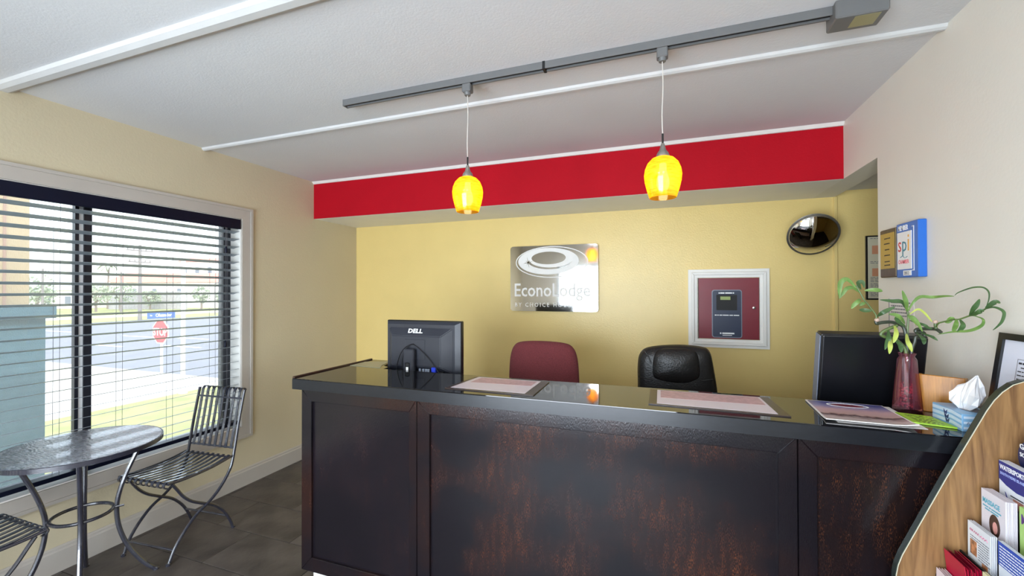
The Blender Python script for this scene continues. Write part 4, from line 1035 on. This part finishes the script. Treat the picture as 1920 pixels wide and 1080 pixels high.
def shade_mat():
    m = bpy.data.materials.new('amber art glass'); m.use_nodes = True; n = m.node_tree.nodes; L = m.node_tree.links; n.clear()
    out = n.new('ShaderNodeOutputMaterial'); tl = n.new('ShaderNodeBsdfTranslucent'); gl = n.new('ShaderNodeBsdfGlossy'); gl.inputs['Roughness'].default_value = .12
    tc = n.new('ShaderNodeTexCoord'); mp = n.new('ShaderNodeMapping'); mp.inputs['Rotation'].default_value = (.5, .4, 0); mp.inputs['Scale'].default_value = (20, 20, 120)
    L.new(tc.outputs['Object'], mp.inputs[0]); nz = n.new('ShaderNodeTexNoise'); nz.inputs['Scale'].default_value = 1.5; nz.inputs['Detail'].default_value = 3; L.new(mp.outputs[0], nz.inputs['Vector'])
    rp = n.new('ShaderNodeValToRGB'); rp.color_ramp.elements[0].color = (1, .30, .0, 1); rp.color_ramp.elements[1].color = (1, .46, .02, 1); rp.color_ramp.elements[0].position = .35; rp.color_ramp.elements[1].position = .65
    L.new(nz.outputs['Fac'], rp.inputs[0]); L.new(rp.outputs[0], tl.inputs[0])
    tp = n.new('ShaderNodeBsdfTransparent'); tp.inputs[0].default_value = (1, .55, .1, 1)
    mt_ = n.new('ShaderNodeMixShader'); mt_.inputs[0].default_value = .2; L.new(tl.outputs[0], mt_.inputs[1]); L.new(tp.outputs[0], mt_.inputs[2])
    em = n.new('ShaderNodeEmission'); em.inputs[1].default_value = .1; L.new(rp.outputs[0], em.inputs[0])
    ad = n.new('ShaderNodeAddShader'); L.new(mt_.outputs[0], ad.inputs[0]); L.new(em.outputs[0], ad.inputs[1])
    mx = n.new('ShaderNodeMixShader'); mx.inputs[0].default_value = .05; L.new(ad.outputs[0], mx.inputs[1]); L.new(gl.outputs[0], mx.inputs[2]); L.new(mx.outputs[0], out.inputs[0])
    return m
M['amber'] = shade_mat()
M['bulb'] = mat('lit bulb', (255, 240, 200), .4, emit=((255, 224, 165), 9))
M['clear_cord'] = mat('clear cord', (206, 200, 192), .4)
def pendant(x, label):
    t = thing('pendant_lamp', label, 'lamp', (x, TY, 1.878), group='amber pendants over the counter')
    obj('connector', box(new(), -.022, .022, -.02, .02, .569, .609, .004), 'track', t, local=True)
    b = new(); lathe(b, [(.014, .556), (.017, .57)], seg=12); obj('connector_ferrule', b, 'track', t, True, local=True)
    b = new(); tube(b, smooth_path([(0, 0, .558), (.002, 0, .45), (-.002, 0, .34), (0, 0, .255)]), .0022, 6); obj('cord', b, 'clear_cord', t, True, local=True)
    b = new(); tube(b, [(0, 0, .262), (0, 0, .212)], .004, 8); obj('cord_grip', b, 'black', t, True, local=True)
    b = new(); lathe(b, [(.006, .222), (.009, .212), (.013, .195), (.022, .183), (.026, .172), (.026, .166)], seg=20); obj('socket_cap', b, 'nickel', t, True, local=True)
    out = [(.024, .168), (.043, .16), (.060, .142), (.070, .118), (.0735, .095), (.071, .068), (.063, .034), (.053, .002), (.052, 0)]
    b = new(); lathe(b, out, seg=32, caps=False); obj('glass_shade', b, 'amber', t, 'all', local=True)
    b = new(); lathe(b, [(.002, .03), (.018, .036), (.026, .055), (.024, .078), (.015, .105), (.013, .14)], seg=16); obj('bulb', b, 'bulb', t, 'all', local=True)
    return t
pendant(-.887, 'amber glass pendant hanging over the left half of the counter')
pendant(-.010, 'amber glass pendant hanging over the counter before the alarm cabinet')
# added fill lights, unseen on the ceiling behind the camera, to brighten the lobby
for i, (x, y) in enumerate(((-1.1, -.8), (.2, -.8))):
    t = thing('fill_light', ('added square fill light nearer the window wall', 'added square fill light nearer the right wall')[i], 'fill light', (x, y, ZC))
    obj('housing', box(new(), x-.3, x+.3, y-.3, y+.3, ZC-.05, ZC, .005), 'trim_white', t)
    obj('diffuser', box(new(), x-.27, x+.27, y-.27, y+.27, ZC-.056, ZC-.05), mat('fill light face', (255, 250, 240), .5, emit=((244, 248, 255), 15)), t)

# ================================================================== CAFE TABLE AND CHAIRS
M['stone_top'] = mat('slate table top', (44, 44, 56), .1, col2=(136, 138, 148), scale=34, stretch=(1, 2.4, 1), bump=.4, bscale=55, detail=8, spec=.8, coat=.4)  # pale mottle is stone pattern plus the window's reflection put into the colour
TX, TYc = -2.74, 1.28
tb = thing('cafe_table', 'round slate topped cafe table with bowed iron legs by the window', 'table', (TX, TYc, 0))
b = new(); lathe(b, [(.296, .722), (.309, .724), (.3095, .739), (.306, .742)], (TX, TYc, 0), 56); obj('table_top', b, 'stone_top', tb, True)
b = new(); lathe(b, [(.3096, .719), (.3135, .720), (.3135, .7405), (.3096, .7415)], (TX, TYc, 0), 56, False); obj('edge_band', b, 'iron', tb, True)
for k in range(4):
    a = math.radians(62+90*k); e = Vector((math.cos(a), math.sin(a), 0)); c = Vector((TX, TYc, 0))
    pr = [(.235, .722), (.205, .66), (.165, .56), (.135, .46), (.125, .38), (.135, .28), (.17, .17), (.225, .07), (.272, .012), (.285, .006)]
    b = new(); P = smooth_path([c+e*r+Vector((0, 0, z)) for r, z in pr], 4); tube(b, P, .0105, 8); l = obj('leg', b, 'iron', tb, True)
    b = new(); lathe(b, [(.015, 0), (.015, .006), (.01, .01)], c+e*.283, 10); obj('foot_pad', b, 'iron', l, True)
b = new(); tube(b, [(TX+.114*math.cos(2*PI*k/40), TYc+.114*math.sin(2*PI*k/40), .395) for k in range(40)], .0085, 8, True); obj('leg_ring', b, 'iron', tb, True)
b = new(); tube(b, [(TX+.112*math.cos(.98), TYc+.112*math.sin(.98), .395), (TX+.155*math.cos(.98), TYc+.155*math.sin(.98), .395)], .005, 6); obj('ring_bolt', b, 'iron', tb, True)

bc = thing('bistro_chair', 'wrought iron slatted bistro chair facing the table near the counter', 'chair', (-2.755, 1.735, 0), (0, 0, math.radians(5)), group='iron bistro chairs')
HW = .18
for s in (-1, 1):
    A1 = [(s*.187, .285, .855), (s*.187, .28, .84), (s*.186, .24, .656), (s*.185, .205, .466), (s*.183, .18, .382), (s*.18, .12, .30), (s*.178, .05, .245), (s*.176, -.03, .205), (s*.174, -.10, .142), (s*.171, -.15, .075), (s*.168, -.18, .004)]
    b = new(); tube(b, smooth_path(A1, 3), .0085, 8); l = obj('leg', b, 'iron', bc, True, local=True)
    b = new(); lathe(b, [(.012, 0), (.012, .01), (.008, .014)], (s*.168, -.182, 0), 8); obj('foot_pad', b, 'iron', l, True, local=True)
    B1 = [(s*.172, -.165, .437), (s*.171, -.14, .40), (s*.17, -.10, .34), (s*.17, -.05, .29), (s*.17, .02, .245), (s*.17, .09, .20), (s*.17, .15, .135), (s*.17, .19, .066), (s*.17, .215, .004)]
    b = new(); tube(b, smooth_path(B1, 3), .0085, 8); l = obj('leg', b, 'iron', bc, True, local=True)
    b = new(); lathe(b, [(.012, 0), (.012, .01), (.008, .014)], (s*.17, .217, 0), 8); obj('foot_pad', b, 'iron', l, True, local=True)
    b = new(); tube(b, smooth_path([(s*.184, -.195, .452), (s*.184, -.10, .443), (s*.184, .06, .445), (s*.184, .19, .462)], 4), .0075, 8); obj('seat_side_rail', b, 'iron', bc, True, local=True)
for y, z, n in ((-.155, .07, 'stretcher'), (.175, .095, 'stretcher'), (-.19, .448, 'front_rail'), (.185, .458, 'rear_rail')):
    b = new(); tube(b, [(-.172 if n == 'stretcher' else -.184, y, z), (.172 if n == 'stretcher' else .184, y, z)], .006, 8); obj(n, b, 'iron', bc, True, local=True)
for z, y in ((.805, .272), (.505, .217)):
    b = new(); tube(b, [(-.186, y, z), (.186, y, z)], .006, 8); obj('back_rail', b, 'iron', bc, True, local=True)
def strap(path, w, t):
    """flat iron strap, constant in x"""
    b = new(); P = smooth_path([(0, y, z) for y, z in path], 3); rows = []
    for i, p in enumerate(P):
        tt = (P[min(i+1, len(P)-1)]-P[max(i-1, 0)]).normalized(); n = Vector((0, -tt.z, tt.y))
        rows.append([b.verts.new((-w/2, p.y+n.y*t, p.z+n.z*t)), b.verts.new((w/2, p.y+n.y*t, p.z+n.z*t)), b.verts.new((w/2, p.y-n.y*t, p.z-n.z*t)), b.verts.new((-w/2, p.y-n.y*t, p.z-n.z*t))])
    for A, B in zip(rows, rows[1:]):
        for k in range(4): b.faces.new((A[k], A[(k+1) % 4], B[(k+1) % 4], B[k]))
    b.faces.new(rows[0][::-1]); b.faces.new(rows[-1]); return b
s0 = None
for i in range(9):
    x = -.166+i*.0415
    if s0 is None:
        s0 = obj('seat_slat', strap([(-.186, .424), (-.20, .428), (-.208, .442), (-.2, .456), (-.185, .459), (-.10, .449), (.0, .443), (.1, .449), (.19, .468)], .017, .0022), 'iron', bc, local=True); o = s0
    else:
        o = s0.copy(); COL.objects.link(o); o.parent = bc
    o.location = (x, 0, 0)
s1 = None
for i in range(8):
    x = -.154+i*.044
    if s1 is None:
        s1 = obj('back_slat', strap([(.212, .50), (.232, .60), (.252, .70), (.272, .81), (.281, .852), (.296, .866), (.314, .862), (.32, .848)], .019, .0022), 'iron', bc, local=True); o = s1
    else:
        o = s1.copy(); COL.objects.link(o); o.parent = bc
    o.location = (x, 0, 0)
dup(bc, (-2.76, .885, 0), PI, 'wrought iron slatted bistro chair cut off by the left edge, near side of the table')

# ================================================================== LEAFLET RACK
PY = 1.575
rk = thing('leaflet_rack', 'oak sided leaflet rack against the right wall beside the counter', 'rack', (.85, 1.2, 0))
prof = [(.635, 0), (.635, .66), (.64, .69), (.65, .722), (.75, .957), (.842, 1.163), (.858, 1.193), (.876, 1.218), (.898, 1.239), (.919, 1.249), (.94, 1.252), (.998, 1.252), (.998, 0)]
obj('side_panel', prism(new(), prof, 'y', PY, PY+.019), 'oak', rk)
obj('side_panel', prism(new(), prof, 'y', .80, .819), 'oak', rk)
def edge(y0, y1, off0, off1, m, nm):
    b = new(); rows = []
    for i, (x, z) in enumerate(prof[:-1]):
        a = Vector(prof[max(i-1, 0)]); c = Vector(prof[min(i+1, len(prof)-2)]); t = (c-a).normalized(); n = Vector((-t.y, t.x))
        p = Vector((x, z)); rows.append([b.verts.new((p.x+n.x*off1, y0, p.y+n.y*off1)), b.verts.new((p.x+n.x*off1, y1, p.y+n.y*off1)), b.verts.new((p.x+n.x*off0, y1, p.y+n.y*off0)), b.verts.new((p.x+n.x*off0, y0, p.y+n.y*off0))])
    for A, B in zip(rows, rows[1:]):
        for k in range(4): b.faces.new((A[k], A[(k+1) % 4], B[(k+1) % 4], B[k]))
    b.faces.new(rows[0][::-1]); b.faces.new(rows[-1]); obj(nm, b, m, rk)
edge(PY+.001, PY+.021, .0001, .003, 'dark_edge', 'edge_band'); edge(PY-.0012, PY+.0009, -.0008, .0008, 'pale_edge', 'edge_line')
obj('back_panel', box(new(), .985, .998, .819, PY, 0, 1.24), 'black', rk)
# stepped shelves: rows of pockets, front x and top z of each leaflet row
ROWS = [(.722, .690, .56), (.738, .752, .64), (.792, .838, .72), (.822, .932, .80), (.860, 1.014, .885), (.896, 1.09, .965)]
for x, top, zb in ROWS:
    obj('shelf', box(new(), x-.012, x+.075, .819, PY, zb-.008, zb), 'black', rk)
    obj('pocket_lip', box(new(), x-.012, x-.008, .819, PY, zb, zb+.045), 'black', rk)
    obj('shelf_back', box(new(), x+.056, x+.060, .819, PY, zb, zb+.07), 'black', rk)
PC = {}
def pc(name, c, rough=.3, **k):
    if name not in PC: PC[name] = mat(name, c, rough, **k)
    return PC[name]
def leaflets(row, col, n, cover, edgecol, label, group, w=.09, h=None, gap=.0022, art=None, lean=0, thick=.0012, jit=.0, dx=0):
    """single leaflets standing in one pocket, front one carries the cover print"""
    alt = None
    x, top, zb = ROWS[row]; x += dx; y1 = PY-.012-col*.104; y0 = y1-w; h = h or (top-zb+.02)
    rg = random.Random(row*10+col); proto = None
    for i in range(n):
        t = thing('leaflet', label[0] if i == 0 else label[1], 'leaflet', (x+i*gap, (y0+y1)/2, zb), (0, lean+rg.uniform(-.004, .004), rg.uniform(-jit, jit)), group=group)
        if proto is None:
            b = new(); box(b, 0, thick, -w/2, w/2, 0, h, .0002); bd = obj('sheet', b, cover, t, local=True); proto = bd
            b = new(); box(b, thick, thick+.0003, -w/2+.0005, w/2-.0005, .001, h-.0005); pe = obj('inner_page', b, edgecol, t, local=True)
            if art: art(t, w, h)
        else:
            for src, nm in ((proto, 'sheet'), (pe, 'inner_page')):
                if nm == 'sheet' and lean and i % 2:
                    if alt is None: alt = src.data.copy(); alt.materials[0] = edgecol
                    me = alt
                else: me = src.data
                c = bpy.data.objects.new(nm, me); COL.objects.link(c); c.parent = t
                if lean: c.location.z = -rg.uniform(0, .012)
    return
def lp(t, nm, y0, y1, z0, z1, m, d=.0006):
    b = new(); box(b, -d, -d+.0004, y0, y1, z0, z1); return obj(nm, b, m, t, local=True)
YN = (0, -1, 0)
def art_water(t, w, h):
    lp(t, 'title_band', -w/2, w/2, h-.05, h-.001, pc('leaflet navy', (34, 44, 128)))
    b = new(); prism(b, [(w/2, h-.05), (-w/2, h-.05), (-w/2, h-.064), (-w*.2, h-.066), (w*.2, h-.06)], 'x', -.0006, -.0002); obj('title_band', b, pc('leaflet navy', (34, 44, 128)), t, local=True)
    text('lettering', 'WATERSPORTS', .017, (-.0008, w/2-.004, h-.021), YN, (0, 0, 1), 'white', t, .0004, sx=.78, bold=.025, local=True)
    text('lettering', 'SOUTH PADRE ISLAND', .0105, (-.0008, w/2-.005, h-.036), YN, (0, 0, 1), pc('pale blue ink', (170, 184, 232)), t, .0004, sx=.8, bold=.01, local=True)
    b = new(); prism(b, [(.02, h-.08), (.024, h-.078), (.012, h-.105), (.004, h-.125), (.008, h-.105)], 'x', -.0008, -.0003); obj('skier_print', b, pc('leaflet navy', (34, 44, 128)), t, local=True)
    lp(t, 'water_print', .0, .036, h-.135, h-.118, pc('leaflet aqua', (120, 196, 208)))
    lp(t, 'photo_print', -.04, -.005, h-.13, h-.085, pc('leaflet photo', (200, 140, 120), var=.4, scale=60))
    lp(t, 'rule', -.04, .004, h-.082, h-.079, 'ink')
def art_massage(t, w, h):
    text('lettering', 'MASSAGE', .0185, (-.0006, w/2-.006, h-.034), YN, (0, 0, 1), pc('leaflet teal', (86, 170, 190)), t, .0004, sx=.82, bold=.02, local=True)
    b = new()
    for z, ys in ((h-.044, ((.038, .018), (.015, .008), (.005, -.030))), (h-.051, ((.03, .012), (.009, -.02)))):
        for y1, y0 in ys: box(b, -.0006, -.0002, y0, y1, z, z+.0035)
    obj('text_lines', b, pc('leaflet teal', (86, 170, 190)), t, local=True)
    b = new(); prism(b, [(-.006+.02*math.cos(2*PI*k/20), h-.082+.03*math.sin(2*PI*k/20)) for k in range(20)], 'x', -.0007, -.0003); obj('photo_print', b, pc('leaflet brown', (70, 48, 40), var=.4, scale=50), t, local=True)
    b = new(); prism(b, [(-.008+.009*math.cos(2*PI*k/14), h-.086+.016*math.sin(2*PI*k/14)) for k in range(14)], 'x', -.001, -.0007); obj('photo_print', b, pc('leaflet skin', (222, 160, 150), var=.2, scale=80), t, local=True)
def art_plain(t, w, h):
    b = new()
    for y0, y1 in ((.036, .022), (.019, -.002), (-.006, -.034)): tube(b, smooth_path([(-.0004, y0+(y1-y0)*k/6, h-.02+(.003 if k % 2 else -.003)) for k in range(7)], 3), .0012, 4, flat=.4)
    obj('script_print', b, pc('leaflet rose ink', (190, 120, 140)), t, local=True)
    lp(t, 'photo_print', .008, .034, h-.085, h-.045, pc('leaflet warm photo', (176, 120, 84), var=.7, scale=70)); lp(t, 'photo_print', -.034, -.012, h-.118, h-.088, pc('leaflet warm photo', (176, 120, 84)))
    b = new(); rg = random.Random(1)
    for k in range(9):
        z = h-.036-k*.0065; yy = .002 if k > 1 else .034
        while yy > -.036: ww = rg.uniform(.003, .01); box(b, -.0006, -.0002, yy-ww, yy, z, z+.0022); yy -= ww+.0018
    obj('text_lines', b, 'grey_ink', t, local=True)
def art_green(t, w, h):
    text('lettering', 'M', .034, (-.0006, w/2-.006, h-.04), YN, (0, 0, 1), pc('leaflet purple', (96, 52, 130)), t, .0004, sx=.8, bold=.02, local=True)
    b = new(); prism(b, [(.01+.02*math.cos(2*PI*k/20), h-.075+.022*math.sin(2*PI*k/20)) for k in range(20)], 'x', -.0007, -.0003); obj('roundel_print', b, 'white', t, local=True)
    b = new(); prism(b, [(.01+.012*math.cos(2*PI*k/20), h-.075+.014*math.sin(2*PI*k/20)) for k in range(20)], 'x', -.001, -.0007); obj('roundel_print', b, pc('leaflet purple', (96, 52, 130)), t, local=True)
def art_blue(t, w, h):
    lp(t, 'title_band', -w/2, w/2, h-.06, h-.0005, pc('leaflet royal', (40, 80, 180)))
    b = new(); rg = random.Random(12)
    for k in range(7):
        z = h-.012-k*.0075; yy = .04
        while yy > -.04: ww = rg.uniform(.005, .014); box(b, -.001, -.0006, yy-ww, yy, z, z+.0028); yy -= ww+.002
    obj('text_lines', b, 'white', t, local=True)
CR = pc('leaflet white', (228, 222, 228)); CRE = pc('leaflet page', (196, 182, 196))
G = 'leaflets in the oak rack'
leaflets(4, 0, 9, pc('leaflet watersport stock', (226, 230, 236)), pc('page grey', (190, 192, 196)), ('watersports leaflet with a navy title band, front of its pocket', 'plain edged leaflet stacked behind the watersports leaflet'), 'watersports leaflets', art=art_water)
leaflets(3, 0, 11, CR, CRE, ('pale massage leaflet with teal title, front of its pocket', 'pale leaflet stacked behind the massage leaflet'), 'massage leaflets', art=art_massage)
leaflets(2, 0, 4, pc('leaflet cool white', (228, 232, 236)), CRE, ('white leaflet with two small photographs, front of its pocket', 'white leaflet stacked behind the leaflet with two small photographs'), 'white leaflets', art=art_plain, gap=.0038)
leaflets(1, 0, 11, pc('leaflet crimson', (186, 18, 58)), pc('leaflet dark crimson', (128, 12, 40)), ('crimson leaflet at the front of the crimson bundle', 'crimson leaflet within the crimson bundle'), 'crimson leaflets', gap=.0032, lean=-.10, jit=.02, dx=.014, h=.128)
leaflets(0, 0, 5, pc('leaflet rose white', (232, 214, 216)), CRE, ('pale leaflet at the front of the lowest visible pocket', 'pale leaflet behind in the lowest visible pocket'), 'pale low leaflets', gap=.006)
leaflets(3, 1, 3, pc('leaflet lime', (168, 206, 110)), CRE, ('lime green leaflet with purple print beside the massage leaflets', 'lime green leaflet stacked behind the front lime leaflet'), 'lime leaflets', art=art_green, dx=.019)
leaflets(2, 1, 5, pc('leaflet pale', (226, 232, 240)), CRE, ('royal blue titled leaflet beside the white leaflet with photographs', 'leaflet stacked behind the royal blue titled leaflet'), 'blue leaflets', art=art_blue, gap=.0018, dx=.008)
leaflets(1, 1, 3, pc('leaflet cream', (226, 216, 170)), pc('leaflet tan', (176, 150, 110)), ('cream leaflet beside the crimson bundle, front of its pocket', 'cream leaflet stacked beside the crimson bundle'), 'cream leaflets', gap=.003, h=.132, dx=.030)
# round dark blue brochure in the top row
rb = thing('round_brochure', 'round dark blue brochure with white lettering in the top pocket', 'leaflet', (.892, 1.515, .965))
b = new(); prism(b, [(1.505+.048*math.cos(2*PI*k/32), 1.055+.048*math.sin(2*PI*k/32)) for k in range(32)]+[], 'x', .893, .8945); obj('disc', b, pc('brochure navy', (28, 38, 84)), rb)
obj('stem_card', box(new(), .893, .8945, 1.47, 1.545, .965, 1.02), pc('brochure navy', (28, 38, 84)), rb)
text('lettering', 'GOLF', .02, (.8925, 1.545, 1.075), YN, (0, .15, 1), 'white', rb, .0006, bold=.02)
text('lettering', 'SOUTH', .015, (.8925, 1.545, 1.055), YN, (0, .15, 1), 'white', rb, .0006, bold=.02)
